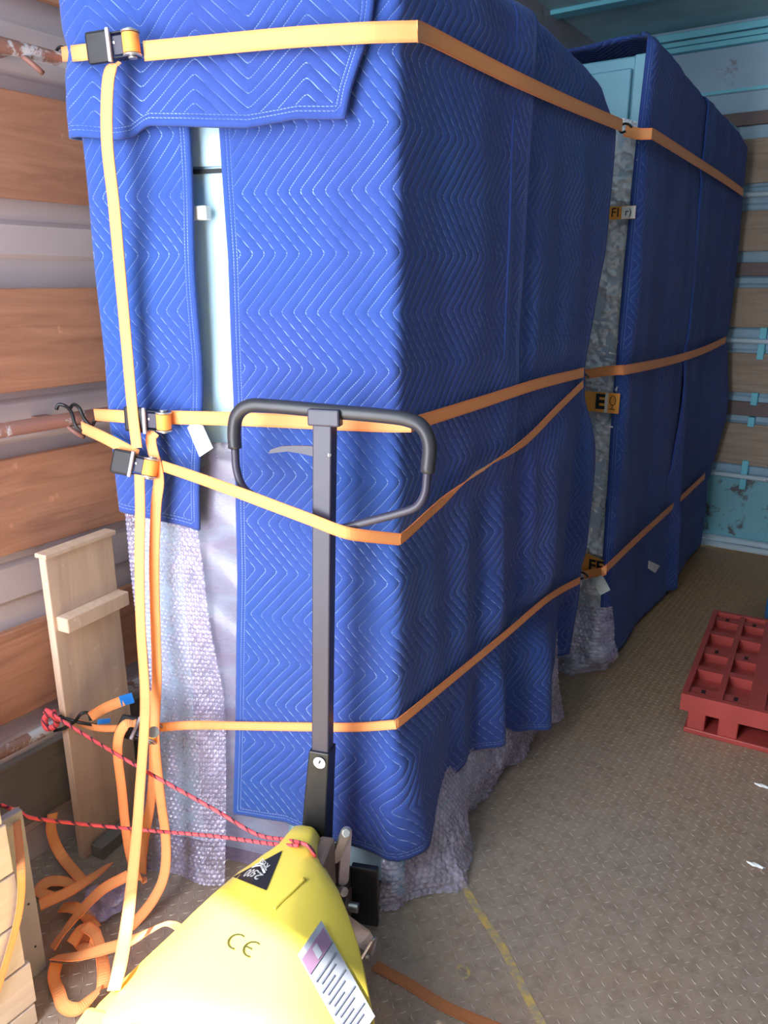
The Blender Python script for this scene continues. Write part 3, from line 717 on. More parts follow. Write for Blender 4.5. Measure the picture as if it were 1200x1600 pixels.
# strap 3
s3 = thing('lashing_strap', 'slanted pale strap passing over the pallet truck handle column', 'strap', G)
A_ = [fr(254, 728, .045), fr(310, 747, .10), fr(374, 770, .152), fr(430, 791, .155), fr(486, 812, .155), fr(530, 829, .150), fr(560, 836, .13), fr(625, 843, .045)]
ribbon('webbing', A_, Z, M['strap'], s3, width=.026, n=4)
A_ = [fr(625, 843, .045), sidep(640, 831, .03), sidep(690, 785, .012), sidep(750, 736, .018), sidep(820, 690, .016), sidep(870, 640, .012), sidep(911, 600)]
ribbon('webbing', A_, [Z, Z, Z, Z*.35+X, Z, Z, Z], M['strap'], s3, width=.024, n=5)
hook(s3, at(913, 590, x=-.895), .018, .0035, Y)
p = at(128, 668, x=WX0+.12)
ribbon('webbing', [p, fr(165, 685, .035), fr(216, 712, .045)], Z, M['strap'], s3, width=.030, n=5)
tube('hook', [at(128, 674, x=WX0+.12), at(118, 665, x=WX0+.11), at(112, 645, x=WX0+.09), at(103, 635, x=WX0+.06), at(92, 632, x=WX0+.045), at(88, 640, x=WX0+.04)], .0045, M['black_steel'], s3, seg=7, n=4)
ratchet('ratchet buckle with black handle on the slanted strap, two tails below it', fr(222, 728, .045), -.12, 1, .3)
obox('blue_sleeve', fr(190, 690, .028), -D*.022+Z*-.010, N*.001, Z*.006+D*-.002, M['blue_sleeve'], s3)
# strap 4
s4 = thing('lashing_strap', 'lowest orange strap crossing behind the base of the handle column', 'strap', G)
A_ = [fr(245, 1137, .08), fr(300, 1133, .05), fr(370, 1134, .008), fr(500, 1136, .006), fr(560, 1136, .006), fr(618, 1132, .010)]
ribbon('webbing', A_, Z, M['strap'], s4, width=.024, n=5)
A_ = [fr(618, 1132, .010), sidep(632, 1122, .010), sidep(700, 1066, .012), sidep(780, 1000, .02), sidep(850, 940, .028), sidep(880, 920, .014), sidep(906, 907)]
ribbon('webbing', A_, Z, M['strap'], s4, width=.026, n=5)
hook(s4, at(911, 900, x=-.90), .022, .004, Y)
ratchet('ratchet buckle of the lowest strap with a silver round end, above the strap heap', fr(225, 1145, .085), -.05, 1, .9)
cyl('axle_end', fr(240, 1144, .125), fr(240, 1144, .145), .014, M['zinc'], s4, 20)
p4 = at(120, 1128, x=WX0+.11)
ribbon('webbing', [p4, at(155, 1138, x=-1.6), fr(205, 1137, .09)], [Z, Z, Z], M['strap'], s4, width=.018, n=5)
tube('hook', [at(150, 1133, x=-1.62), at(130, 1130, x=-1.66), at(110, 1125, x=-1.69), at(92, 1120, x=-1.715), at(86, 1130, x=-1.73)], .0045, M['black_steel'], s4, seg=7, n=4)
tube('hook', [at(142, 1126, x=-1.64), at(138, 1114, x=-1.65), at(126, 1116, x=-1.66), at(116, 1128, x=-1.68), at(100, 1138, x=-1.70), at(84, 1142, x=-1.72)], .0045, M['black_steel'], s4, seg=7, n=4)
st = ribbon('strap_end', [at(141, 1120, x=-1.63), at(165, 1106, x=-1.61), at(192, 1095, x=-1.57)], Z, M['strap'], None, width=.028, n=5, label='short orange strap end with a blue sleeve, hooked at the lower wall rail', cat='strap')
ribbon('blue_sleeve', [at(188, 1096, x=-1.575), at(208, 1090, x=-1.555)], Z, M['blue_sleeve'], st, width=.029, th=.004, n=2)
ribbon('blue_sleeve', [at(153, 1128, x=-1.60), at(172, 1126, x=-1.59)], Z, M['blue_sleeve'], s4, width=.012, th=.004, n=2)
# straps of load 2
G2 = 'orange straps of the farther load'
for k, (pts, lab) in enumerate(((((972, 205), (1000, 208), (1020, 210)), None), )): pass
def far_strap(front, side, wd, label):
    t = thing('lashing_strap', label, 'strap', G2)
    ribbon('webbing', [at(x, y, y=2.90) for x, y in front], Z, M['strap'], t, width=wd, n=4)
    a = at(*front[-1], y=2.90)
    ribbon('webbing', [a]+[at(x, y, x=-.862) for x, y in side], Z, M['strap'], t, width=wd, n=4)
    return t
far_strap([(976, 204), (998, 209), (1018, 209)], [(1028, 214), (1080, 247), (1130, 279), (1161, 301)], .036, 'topmost orange strap round the farther load')
far_strap([(914, 585), (945, 580), (972, 578)], [(982, 577), (1050, 563), (1100, 547), (1134, 531)], .036, 'middle orange strap round the farther load')
t_ = far_strap([(912, 898), (928, 895), (941, 893)], [(948, 888), (1000, 838), (1050, 792), (1101, 744)], .034, 'lowest orange strap round the farther load')
P_ = [at(933, 902, y=2.86), at(940, 915, y=2.84), at(946, 926, y=2.83)]
ribbon('grey_tag', P_, X, M['grey_tag'], None, width=.045, th=.003, n=4, label='limp grey cloth tag hanging off the lowest strap on the strip', cat='tag')

# hanging tails
def tail(label, pts, wd=.028, W=None, n=6):
    P = [fr(a, b, o) for a, b, o in pts]
    return ribbon('strap_tail', P, W or [-D]*len(P), M['strap'], None, width=wd, n=n, label=label, cat='strap')
tail('brightest strap tail, hanging in front from the slanted ratchet to the yellow pallet truck',
     [(218, 742, .075), (219, 800, .075), (218, 880, .08), (220, 980, .09), (226, 1070, .11), (226, 1130, .16), (219, 1230, .22), (214, 1300, .28), (205, 1390, .38), (196, 1460, .48), (187, 1510, .58), (178, 1548, .62)], .026)
tail('orange strap tail hanging beside the brightest one, ending in a loop on the floor',
     [(242, 675, .04), (236, 690, .045), (248, 745, .05), (244, 790, .045), (241, 880, .045), (243, 980, .05), (245, 1060, .07), (242, 1150, .10), (250, 1240, .12), (259, 1310, .13), (257, 1365, .16), (240, 1405, .20), (212, 1440, .24), (190, 1460, .27)], .027)
tail('third strap tail, dropping behind the lowest ratchet onto the heap',
     [(237, 1080, .035), (240, 1180, .05), (236, 1250, .06), (226, 1310, .07), (222, 1360, .08), (228, 1400, .09), (220, 1440, .10)], .026)
tail('curled strap tail looping out of the lowest ratchet towards the heap',
     [(212, 1130, .12), (196, 1133, .13), (186, 1150, .14), (184, 1180, .145), (190, 1230, .15), (196, 1290, .16), (204, 1340, .16), (216, 1372, .15), (230, 1375, .14)], .027)
# heap on the floor
heap = [
 ('dim orange strap lying along the foot of the left wall', [(40, 1245, .15), (62, 1287, .10), (95, 1335, .03), (130, 1378, .02)]),
 ('orange strap crossing the heap, ending under the grey board', [(62, 1414, .06), (110, 1392, .07), (150, 1366, .07), (170, 1350, .05)]),
 ('short bent strap at the back of the heap', [(118, 1385, .02), (98, 1377, .02), (75, 1378, .03), (62, 1392, .02), (80, 1402, .015)]),
 ('broad orange strap rising from the heap towards the hanging tails', [(82, 1482, .03), (98, 1458, .05), (125, 1425, .08), (160, 1390, .10), (200, 1368, .12)]),
 ('pinkish strap arching from the heap onto the yellow pallet truck', [(84, 1496, .03), (120, 1494, .05), (160, 1484, .08), (205, 1470, .14), (240, 1452, .20), (264, 1443, .23), (285, 1452, .22)]),
 ('thin strap curling under the others in the middle of the heap', [(95, 1418, .02), (115, 1418, .03), (132, 1428, .03), (150, 1450, .02)]),
 ('small tight curl of strap in the middle of the heap', [(112, 1475, .03), (128, 1452, .05), (146, 1452, .05), (150, 1470, .04), (136, 1482, .03), (122, 1470, .02), (140, 1460, .015)]),
 ('strap running down from the heap towards the yellow fork', [(133, 1447, .06), (150, 1462, .06), (158, 1490, .05), (162, 1520, .05), (160, 1545, .04)]),
 ('strap loop at the bottom of the heap, nearest the crate', [(88, 1505, .02), (84, 1528, .015), (92, 1552, .015), (100, 1572, .015), (120, 1577, .02), (140, 1562, .03), (158, 1545, .05)]),
]
for k, (lab, pts) in enumerate(heap):
    P = [at(a, b, z=c) for a, b, c in pts]; W_ = flatdirs(P); ph = k*1.3
    W_ = [(w_+Z*(.55*math.sin(ph+i*1.1))).normalized() for i, w_ in enumerate(W_)]
    for q in P:
        q.x = max(q.x, WX0+.06)
    ribbon('strap_slack', P, W_, M['strap'], None, width=.028, n=6, label=lab, cat='strap')
P = [at(a, b, z=c) for a, b, c in ((585, 1508, .004), (640, 1538, .004), (700, 1575, .004), (790, 1612, .004))]
M['strap_dull'] = webbing('dirty_orange_webbing', (.42, .13, .04), (.36, .10, .03))
ribbon('strap_slack', P, flatdirs(P), M['strap_dull'], None, width=.028, n=6, label='dull orange strap lying flat on the tread plate, right of the yellow truck', cat='strap')

# ropes
K_ = fr(470, 1322, .22)
r1 = tube('red_rope', [at(78, 1112, x=-1.70), at(100, 1128, x=-1.64), fr(205, 1192, .17), fr(330, 1262, .20), fr(400, 1303, .21), fr(445, 1312, .235), fr(478, 1320, .262), fr(491, 1336, .262), fr(487, 1356, .27)], .0042, M['rope'], seg=8, n=10, label='thin red rope from the lower wall rail down to the yellow truck', cat='rope')
tube('red_rope', [at(2, 1258, x=-1.50), at(30, 1268, x=-1.52), at(62, 1280, x=-1.50), fr(215, 1296, .215), fr(330, 1306, .215), fr(405, 1316, .225), fr(440, 1320, .25), fr(466, 1321, .268)], .0042, M['rope'], seg=8, n=10, label='thin red rope from the left edge, running level to the yellow truck', cat='rope')
tube('knot', [at(70, 1110, x=-1.71), at(84, 1118, x=-1.69), at(88, 1132, x=-1.70), at(74, 1138, x=-1.72), at(70, 1122, x=-1.73), at(86, 1112, x=-1.71)], .008, M['rope'], r1, seg=8, n=6)

# blanket labels
def tagq(name, pts, off, label):
    P = [fr(a, b, o) for (a, b), o in zip(pts, off)]; n = N*.0008
    V = [p+n for p in P]+[p-n for p in P]; k = len(P)
    mesh(name, V, [tuple(range(k)), tuple(reversed(range(k, 2*k)))]+[(i, i+k, (i+1) % k+k, (i+1) % k) for i in range(k)], M['white'], label=label, cat='label')
tagq('blanket_label', [(293, 668), (300, 661), (317, 665), (333, 700), (312, 714)], [.02, .016, .02, .03, .034], 'white sewn-in label sticking out of the narrow left blanket')
P = [at(1014, 876, x=-.86), at(1031, 884, x=-.85), at(1024, 895, x=-.85), at(1013, 888, x=-.86)]
mesh('blanket_label', P+[p-X*.002 for p in P], [(0, 1, 2, 3), (7, 6, 5, 4), (0, 4, 5, 1), (1, 5, 6, 2), (2, 6, 7, 3), (3, 7, 4, 0)], M['white'], label='small white label low on the farther dark blanket', cat='label')

# ------------------------------------------------------------------ pallet truck
PT = thing('pallet_truck', 'yellow hand pallet truck with black loop handle, tied with red rope', 'pallet truck', None, (-1.02, 1.2, 0))
OFF = .12
def hp(px, py, off=OFF): return fr(px, py, off)
# handle column
def column(name, rows, mat, w_, dpt, **kw):
    V, Fc = [], []
    for (px, py, half, hd) in rows:
        c = hp(px, py)
        for a, b in ((1, 1), (-1, 1), (-1, -1), (1, -1)): V.append(c+D*half*a+N*hd*b)
    m = len(rows)
    for i in range(m-1):
        for k in range(4): Fc.append((i*4+k, i*4+(k+1) % 4, (i+1)*4+(k+1) % 4, (i+1)*4+k))
    Fc += [(3, 2, 1, 0), tuple((m-1)*4+k for k in range(4))]
    bm = bmesh.new(); vs = [bm.verts.new(v) for v in V]
    for f in Fc: bm.faces.new([vs[i] for i in f])
    return bev(frombm(name, bm, mat, PT, **kw), .003)
column('handle_column', [(508, 645, .0205, .018), (506, 900, .0205, .018), (504, 1175, .0205, .018)], M['black_paint'], 0, 0)
ls = column('column_sleeve', [(504, 1167, .0245, .024), (499, 1240, .0275, .028), (495, 1312, .030, .030), (494, 1345, .030, .030)], M['black_steel'], 0, 0)
yk = obox('yoke_plate', hp(508, 652, OFF+.012), D*.034, N*.013, Z*.017, M['black_paint'], PT, .004)
# loop: grip and rod
gp = [(367, 700), (366, 672), (371, 648), (390, 634), (430, 635), (508, 642), (600, 650), (638, 656), (660, 668), (671, 695), (668, 738)]
tube('grip', [hp(a, b) for a, b in gp], .0145, M['grip'], PT, seg=16, n=6)
lr = [(367, 698), (370, 735), (382, 764), (410, 782), (450, 799), (492, 817)]
tube('loop_rod', [hp(a, b) for a, b in lr], .0088, M['black_paint'], PT, seg=12, n=6)
rr_ = [(668, 735), (664, 770), (650, 792), (620, 803), (570, 816), (530, 827)]
tube('loop_rod', [hp(a, b) for a, b in rr_], .0088, M['black_paint'], PT, seg=12, n=6)
# release lever (flat bar)
LV = [hp(491, 697), hp(491, 713), hp(470, 708), hp(450, 705), hp(432, 707), hp(420, 708), hp(424, 702), hp(440, 697), hp(465, 696)]
k = len(LV); mesh('release_lever', [p+N*.003 for p in LV]+[p-N*.003 for p in LV], [tuple(range(k)), tuple(reversed(range(k, 2*k)))]+[(i, i+k, (i+1) % k+k, (i+1) % k) for i in range(k)], M['black_paint'], PT)
cyl('screw', hp(515, 711, OFF+.0185), hp(515, 711, OFF+.021), .004, M['zinc'], PT, 10)
# round sticker
cs = hp(499, 1192, OFF+.0275)
stc = cyl('round_sticker', cs, cs+N*.0008, .0145, M['white'], PT, 28)
obox('sticker_mark', cs+N*.0012-D*.001+Z*.003, (-D*.4+Z*.9)*.005, N*.0003, D*.002, M['ink'], stc)
# head
AX = Matrix.Rotation(math.radians(4), 3, 'Z') @ N; LT = Vector((-AX.y, AX.x, 0)); LT = -LT if LT.dot(D) < 0 else LT
K0 = FP(.162, 0, .205)
def hl(u, a, z): 
    p = K0+LT*u+AX*a; return Vector((p.x, p.y, z))
secs = [(-.045, .006, .018, .322, .24, .02), (-.038, .016, .031, .342, .24, .025), (-.02, .024, .039, .354, .24, .03), (.01, .028, .043, .359, .24, .03), (.045, .032, .058, .360, .24, .035), (.07, .044, .086, .360, .23, .045),
        (.10, .050, .116, .359, .22, .052), (.14, .052, .148, .357, .20, .068), (.19, .056, .182, .354, .19, .085), (.24, .072, .208, .350, .18, .095), (.32, .105, .245, .343, .16, .10), (.40, .138, .275, .335, .14, .10), (.46, .152, .288, .325, .12, .10), (.475, .154, .289, .312, .12, .095)]
V, Fc = [], []
for (a, t_, b_, zt_, zb_, dr) in secs:
    for (u, z) in ((b_, zb_), (b_, zt_-dr), (t_+.55*(b_-t_), zt_-.5*dr), (t_, zt_-.002), (t_*.5, zt_), (0, zt_), (-t_*.5, zt_), (-t_, zt_-.002), (-t_-.55*(b_-t_), zt_-.5*dr), (-b_, zt_-dr), (-b_, zb_)):
        V.append(hl(u, a, z))
m = 11
for i in range(len(secs)-1):
    for k in range(m-1): Fc.append((i*m+k, i*m+k+1, (i+1)*m+k+1, (i+1)*m+k))
    Fc.append((i*m+m-1, i*m, (i+1)*m, (i+1)*m+m-1))
Fc += [tuple(range(m)), tuple(reversed([(len(secs)-1)*m+k for k in range(m)]))]
bm = bmesh.new(); vs = [bm.verts.new(v) for v in V]
for f in Fc: bm.faces.new([vs[i] for i in f])
hd = frombm('head_cover', bm, M['yellow'], PT, smooth=True)
bev(hd, .006, 3)
_sx = [x[0] for x in secs]
def zsurf(u, a):
    g = lambda i: float(np.interp(a, _sx, [x[i] for x in secs])); t_, b_ = g(1), g(2)
    return g(3)-max(0., min(1., (abs(u)-t_)/(b_-t_)))*g(5)
def proj(px, py, e=.001):           # a pixel onto the head cover
    z = .35
    for _ in range(8):
        p = at(px, py, z=z); d_ = p-K0; z = .5*z+.5*(zsurf(d_.dot(LT), d_.dot(AX))+e)
    return at(px, py, z=z)
tube('pressed_bead', [proj(428, 1421), proj(440, 1408), proj(458, 1391), proj(476, 1373)], .0042, M['yellow'], PT, seg=8, n=5)
# forks
for s in (-1, 1):
    u0, u1 = sorted((s*.115, s*.272)); c = hl((u0+u1)/2, 1.0, .115)
    f_ = obox('fork', c, LT*(u1-u0)/2, AX*.56, Z*.032, M['yellow'], PT, .006)
    c = hl((u0+u1)/2, .47, .20); obox('fork_heel', c, LT*(u1-u0)/2, AX*.035, Z*.075, M['yellow'], PT, .012)
    cyl('load_roller', hl((u0+u1)/2-.03, 1.44, .042), hl((u0+u1)/2+.03, 1.44, .042), .04, M['tyre'], PT, 20)
# CE mark
def surf(u, a, e=.003):
    za = np.interp(a, [x[0] for x in secs], [x[3] for x in secs]); return hl(u, a, float(za)+e)
def plate(px, py, z=.362): p = at(px, py, z=z); return p
def arcpts(c, r, a0, a1, ux, uy, n=10): return [c+(ux*math.cos(a0+(a1-a0)*i/n)+uy*math.sin(a0+(a1-a0)*i/n))*r for i in range(n+1)]
c1_ = proj(370, 1471, .002); e1 = proj(394, 1483, .002); ux = (e1-c1_).normalized(); uy = Vector((-ux.y, ux.x, 0)); uy = uy if uy.dot(Y) > 0 else -uy
for nm, c_ in (('letter_c', c1_), ('letter_e', e1)):
    P = arcpts(c_, .0165, math.radians(70), math.radians(290), ux, uy)
    ribbon('ce_mark', P, flatdirs(P), M['olive_ink'], PT, width=.0032, th=.0012, n=3)
P = [e1-ux*.016, e1-ux*.001]; ribbon('ce_mark', P, [uy, uy], M['olive_ink'], PT, width=.0032, th=.0012, n=2)
# load plate triangle
Tr = [proj(441, 1329, .003), proj(364, 1370, .004), proj(416, 1391, .003)]
cen = (Tr[0]+Tr[1]+Tr[2])/3
SV, SF = [], []; nn_ = 9
px_ = [(441, 1329), (364, 1370), (416, 1391)]
for i in range(nn_+1):
    for j in range(i+1):
        a_, b_ = i/nn_, (j/i if i else 0)
        qx = px_[0][0]*(1-a_)+a_*(px_[1][0]*(1-b_)+px_[2][0]*b_); qy = px_[0][1]*(1-a_)+a_*(px_[1][1]*(1-b_)+px_[2][1]*b_)
        SV.append(proj(qx, qy, .0022))
ix = lambda i, j: i*(i+1)//2+j
for i in range(nn_):
    for j in range(i+1):
        SF.append((ix(i, j), ix(i+1, j), ix(i+1, j+1)))
        if j < i: SF.append((ix(i, j), ix(i+1, j+1), ix(i, j+1)))
lp = mesh('rating_label', SV, SF, M['ink'], PT)
bx = (Tr[1]-Tr[2]).normalized(); by = Vector((bx.y, -bx.x, 0)); by = by if by.dot((Tr[1]+Tr[2])/2-Tr[0]) > 0 else -by
bx = Vector((by.y, -by.x, 0))
mid = (Tr[1]+Tr[2])/2
text('2500', .026, mid-by*.012+Z*.004, bx, by, M['white'], lp, bold=.0006)
text('KGS', .017, mid-by*.043+Z*.004, bx, by, M['white'], lp, bold=.0005)
for s in (-1, 1):
    a = mid-by*.026+bx*s*.024+Z*.0035; b = mid-by*.034+Z*.0035
    ribbon('chevron', [a, b], [by, by], M['white'], lp, width=.005, th=.0012, n=2)
    ribbon('chevron', [a-by*.007-bx*s*.003, b-by*.007], [by, by], M['white'], lp, width=.0035, th=.0012, n=2)
def drape(o, e):
    for v in o.data.vertices: 
        d_ = v.co-K0; v.co.z = zsurf(d_.dot(LT), d_.dot(AX))+e
for o in list(lp.children): drape(o, .0048)
# instruction label on the right flank
LQ = [(465, 1492), (502, 1438), (586, 1588), (548, 1642)]
def patch(name, k0, k1, t0, t1, mat, parent, e):
    P = []; R_ = 8
    for i in range(R_+1):
        for j in range(5):
            k = k0+(k1-k0)*j/4; t = t0+(t1-t0)*i/R_
            x = (LQ[0][0]*(1-k)+LQ[1][0]*k)*(1-t)+(LQ[3][0]*(1-k)+LQ[2][0]*k)*t; y = (LQ[0][1]*(1-k)+LQ[1][1]*k)*(1-t)+(LQ[3][1]*(1-k)+LQ[2][1]*k)*t
            P.append(proj(x, y, e))
    Fc = [(i*5+j, i*5+j+1, (i+1)*5+j+1, (i+1)*5+j) for i in range(R_) for j in range(4)]
    return mesh(name, P, Fc, mat, parent)
il = patch('instruction_label', 0, 1, 0, 1, M['label_grey'], PT, .0105)
patch('label_header', .04, .96, .06, .22, M['mauve'], il, .0120)
patch('header_mark', .42, .60, .09, .20, M['label_grey'], il, .0130)
for i in range(11): patch('text_line', .08+.10*(i % 2), .93-.16*(i % 3), .30+i*.058, .315+i*.058, M['grey_ink'], il, .0122)
# pump and linkage behind the head
cyl('pump_body', hl(0, -.01, .10), hl(0, -.01, .30), .032, M['brown_steel'], PT, 28)
obox('pump_bracket', hl(-.055, .03, .26), LT*.018, AX*.055, Z*.075, M['brown_steel'], PT, .008)
obox('pump_bracket', hl(-.02, -.065, .20), LT*.055, AX*.012, Z*.075, M['brown_steel'], PT, .006)
def link2(name, p, q, wd, th, mat, nn=N):
    p, q = Vector(p), Vector(q); t = (q-p).normalized(); s = t.cross(nn).normalized(); V = []
    pts = []
    for k in range(9): a = math.pi*k/8+math.pi/2; pts.append(p+(t*math.cos(a)+s*math.sin(a))*wd)
    for k in range(9): a = math.pi*k/8-math.pi/2; pts.append(q+(t*math.cos(a)+s*math.sin(a))*wd)
    k = len(pts); return bev(mesh(name, [x+nn*th for x in pts]+[x-nn*th for x in pts], [tuple(range(k)), tuple(reversed(range(k, 2*k)))]+[(i, i+k, (i+1) % k+k, (i+1) % k) for i in range(k)], mat, PT), .0015)
SD = (N*.75-D*.66).normalized()
link2('link_arm', fr(540, 1300, .16), fr(524, 1342, .17), .012, .004, M['zinc'], SD)
link2('link_arm', fr(541, 1300, .15), fr(536, 1375, .15), .013, .005, M['grey_link'], SD)
cyl('link_bolt', fr(541, 1302, .160), fr(541, 1302, .178), .010, M['zinc'], PT, 6)
cyl('link_pin', fr(534, 1390, .15)+D*.02, fr(530, 1392, .17)-D*.014, .011, M['zinc'], PT, 18)
# side roller bracket
bk = [fr(518, 1420, .20), fr(545, 1432, .20), fr(578, 1456, .20), fr(588, 1474, .20), fr(583, 1492, .20), fr(560, 1478, .21), fr(540, 1500, .22), fr(505, 1480, .22)]
k = len(bk); up = Z*.004
bev(mesh('roller_bracket', [x+up for x in bk]+[x-up for x in bk], [tuple(range(k)), tuple(reversed(range(k, 2*k)))]+[(i, i+k, (i+1) % k+k, (i+1) % k) for i in range(k)], M['grey_link'], PT), .002)
link2('bracket_ear', fr(584, 1470, .20), fr(569, 1496, .215), .010, .0035, M['zinc'], (AX*.5-LT*.85).normalized())
cyl('bracket_bolt', fr(569, 1494, .215)-LT*.004, fr(569, 1494, .215)-LT*.012, .005, M['zinc'], PT, 10)
wc = hl(-.115, -.02, 0)
for s, u in ((-1, -.06), (1, .045)):
    c = hl(u, -.10+.02, .0905)
    cyl('steer_wheel', c-LT*.025, c+LT*.025, .09, M['tyre'], PT, 32, b=.008)
    cyl('wheel_hub', c-LT*.027, c+LT*.027, .045, M['brown_steel'], PT, 24)
cyl('wheel_axle', hl(-.11, -.08, .0905), hl(.07, -.08, .0905), .012, M['zinc'], PT, 14)
obox('wheel_fork', hl(-.02, -.08, .19), LT*.04, AX*.03, Z*.02, M['brown_steel'], PT, .004)
c = hl(-.145, .10, .035); cyl('guide_roller', c-LT*.014, c+LT*.014, .034, M['tyre'], PT, 24, b=.004)
obox('chassis_plate', hl(-.02, .14, .12), LT*.10, AX*.10, Z*.012, M['brown_steel'], PT, .003)
obox('black_guard', hl(-.118, -.115, .10), LT*.034, AX*.010, Z*.085, M['black_steel'], PT, .004)

# ------------------------------------------------------------------ wooden things at left
lb = thing('leaning_board', 'pale pine board standing upright between the left wall and the bubble wrap', 'board', None, (-1.71, 1.03, 0))
b0 = Vector((-1.70, 1.02, 0)); BA = Vector((-.12, .993, 0)); BT = Vector((-.993, -.12, 0))
obox('board', b0+BA*.11+BT*.010+Z*.447, BA*.11, BT*.012, Z*.447, M['pine'], lb, .003)
obox('top_batten', b0+BA*.11+BT*.008+Z*.90, BA*.115, BT*.020, Z*.006, M['pine'], lb, .002)
obox('cleat', b0+BA*.115-BT*.022+Z*.715, BA*.105, BT*.020, Z*.020, M['pine'], lb, .003)
obox('foot_block', b0+BA*.08-BT*.03+Z*.02, BA*.06, BT*.02, Z*.02, M['plank_grey'], lb, .003)
cr = thing('wooden_crate', 'pale wooden crate with slatted side at the lower left edge', 'crate', None, (-1.55, .1, 0))
CX = -1.352
zs = [0.0, .055, .165, .275, .395, .515, .635]
for i in range(len(zs)-1):
    y1 = .655+.006*math.sin(i*2.3)
    bev(box('slat', (CX-.018, -.75, zs[i]+.003), (CX, y1, zs[i+1]-.003), M['crate_wood'], cr), .002)
    bev(box('slat', (WX0+.09, y1-.03, zs[i]+.003), (CX-.02, y1-.012, zs[i+1]-.003), M['crate_wood'], cr), .002)
for i in range(7): bev(box('top_slat', (WX0+.09, -.74+i*.2, .636), (CX, -.55+i*.2, .652), M['crate_wood'], cr), .002)
gb = thing('grey_board', 'grey painted board standing on end between the crate and the strap heap', 'board', None, (-1.50, .74, 0))
e0 = at(74, 1512, z=0)
box('board', (e0.x-.02, .68, .0), (e0.x, e0.y, .44), simple('grey_board_paint', (.34, .33, .38), .6, 0, .15, 6), gb, .003)
box('edge_batten', (e0.x-.05, .70, .12), (e0.x-.022, e0.y-.01, .41), M['pine'], gb, .003)
for zz in (.08, .2, .32): cyl('nail', (e0.x, e0.y-.02, zz), (e0.x+.002, e0.y-.02, zz), .003, M['ink'], gb, 8)
P = [at(24, 1262, x=-1.50), at(27, 1292, x=-1.45), at(33, 1360, x=-1.345), at(32, 1410, x=-1.343), at(22, 1460, x=-1.343), at(0, 1535, x=-1.343), at(-15, 1580, x=-1.343)]
ribbon('strap_slack', P, [Y]*len(P), M['strap'], None, width=.016, n=6, label='narrow orange strap draped down the side of the pale crate', cat='strap')
# crumpled clear film in the heap
bmx = bmesh.new(); bmesh.ops.create_icosphere(bmx, subdivisions=4, radius=.05)
c = at(165, 1405, z=.03)
for v in bmx.verts:
    n_ = math.sin(v.co.x*130)*math.cos(v.co.y*110+1)+math.sin(v.co.z*150+v.co.x*90); v.co *= 1+.22*n_; v.co.z *= .5; v.co += c
frombm('film_scrap', bmx, M['bubble'], smooth=False, label='crumpled scrap of clear film among the floor straps', cat='film')

# ------------------------------------------------------------------ red pallet
pa = thing('plastic_pallet', 'red plastic pallet with open pockets lying on the floor at right', 'pallet', None, (-.1, 3.0, 0))
x0, y0 = -.492, 2.615; PW, PD, T0, T1 = 1.0, .84, .098, .152
pa.location = (x0, y0, 0)
rib = []
def R(xa, xb, ya, yb, za=T0+.01, zb=T1): rib.append(((x0+xa, y0+ya, za), (x0+xb, y0+yb, zb)))
rm = .020
boxes('rim', [((x0, y0, T0-.010), (x0+PW, y0+rm, T1)), ((x0, y0+PD-rm, T0-.006), (x0+PW, y0+PD, T1)), ((x0, y0+rm, T0-.006), (x0+rm, y0+PD-rm, T1)), ((x0+PW-rm, y0+rm, T0-.006), (x0+PW, y0+PD-rm, T1))], M['pallet'], pa)
for a, b in ((.112, .132), (.212, .266), (.35, .37), (.45, .504), (.588, .608), (.688, .742), (.83, .85)): R(a, b, rm, PD-rm, T0+.01, T1-.002)
for ya, yb in ((.225, .262), (.575, .612)): R(rm, PW-rm, ya, yb, T0+.01, T1-.004)
hl_ = []
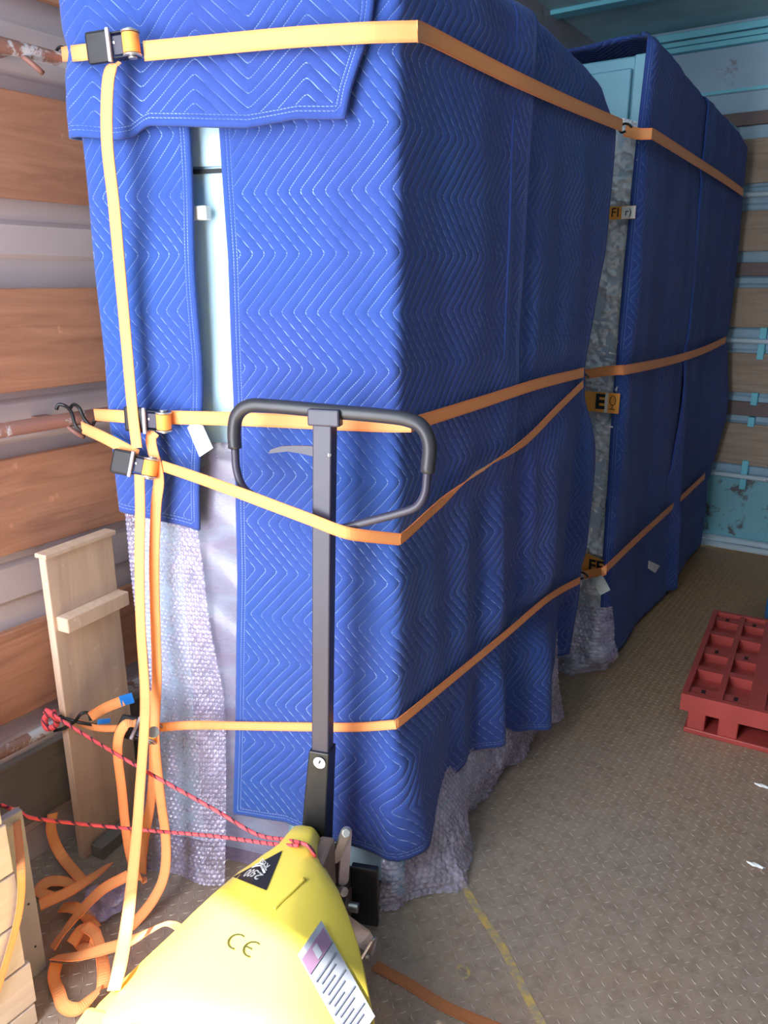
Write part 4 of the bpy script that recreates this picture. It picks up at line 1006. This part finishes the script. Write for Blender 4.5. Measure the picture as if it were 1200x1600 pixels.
for ya, yb in ((.045, .090), (.39, .455), (.745, .79)):
    R(rm, PW-rm, ya, yb, T0+.01, T1-.010)
    for xm in (.065, .172, .31, .41, .545, .645): hl_.append(((x0+xm-.007, y0+(ya+yb)/2-.014, T1-.0105), (x0+xm+.007, y0+(ya+yb)/2+.014, T1-.0092)))
boxes('rib_grid', rib, M['pallet'], pa); boxes('drain_holes', hl_, M['pallet_dark'], pa, kind='stuff')
box('pocket_floor', (x0+.01, y0+.01, T0), (x0+PW-.01, y0+PD-.01, T0+.012), M['pallet'], pa)
for xa, wf in ((.028, .06), (.130, .065), (.40, .15), (.82, .13)):
    for ya in (.008, PD/2-.06, PD-.128):
        f_ = box('foot', (x0+xa, y0+ya, .018), (x0+xa+wf, y0+ya+.12, T0), M['pallet'], pa, .006)
for ya in (0, PD/2-.06, PD-.125): box('runner', (x0+.02, y0+ya+.005, 0), (x0+PW-.02, y0+ya+.12, .020), M['pallet'], pa, .004)
pa.rotation_euler = (0, 0, math.radians(4.5))
# blue object at the frame's right edge
e = at(1194, 966, z=0)
bc = thing('blue_crate', 'sliver of a blue plastic crate at the right edge, beyond the red pallet', 'crate', None, (e.x+.15, e.y+.1, 0))
box('crate_wall', (e.x, e.y, .0), (e.x+.30, e.y+.02, .20), M['blue_crate'], bc, .004)
box('crate_wall', (e.x, e.y+.28, .0), (e.x+.30, e.y+.30, .20), M['blue_crate'], bc, .004)
box('crate_wall', (e.x, e.y+.02, .0), (e.x+.02, e.y+.28, .20), M['blue_crate'], bc, .004)
box('crate_wall', (e.x+.28, e.y+.02, .0), (e.x+.30, e.y+.28, .20), M['blue_crate'], bc, .004)
box('crate_base', (e.x+.005, e.y+.005, .0), (e.x+.295, e.y+.295, .012), M['blue_crate'], bc)
# white scraps on the floor
for k, (px, py, lab) in enumerate(((1192, 1228, 'small scrap of clear film on the floor in front of the red pallet'), (1182, 1352, 'thin pale scrap on the tread plate below the red pallet, right edge'))):
    b_ = bmesh.new(); bmesh.ops.create_icosphere(b_, subdivisions=2, radius=.012); c = at(px, py, z=.006)
    for v in b_.verts: v.co = Vector((v.co.x*1.8, v.co.y*.5, v.co.z*.35))*(1+.3*math.sin(v.co.x*500+v.co.y*300))+c
    frombm('film_scrap', b_, M['white'], label=lab, cat='scrap')
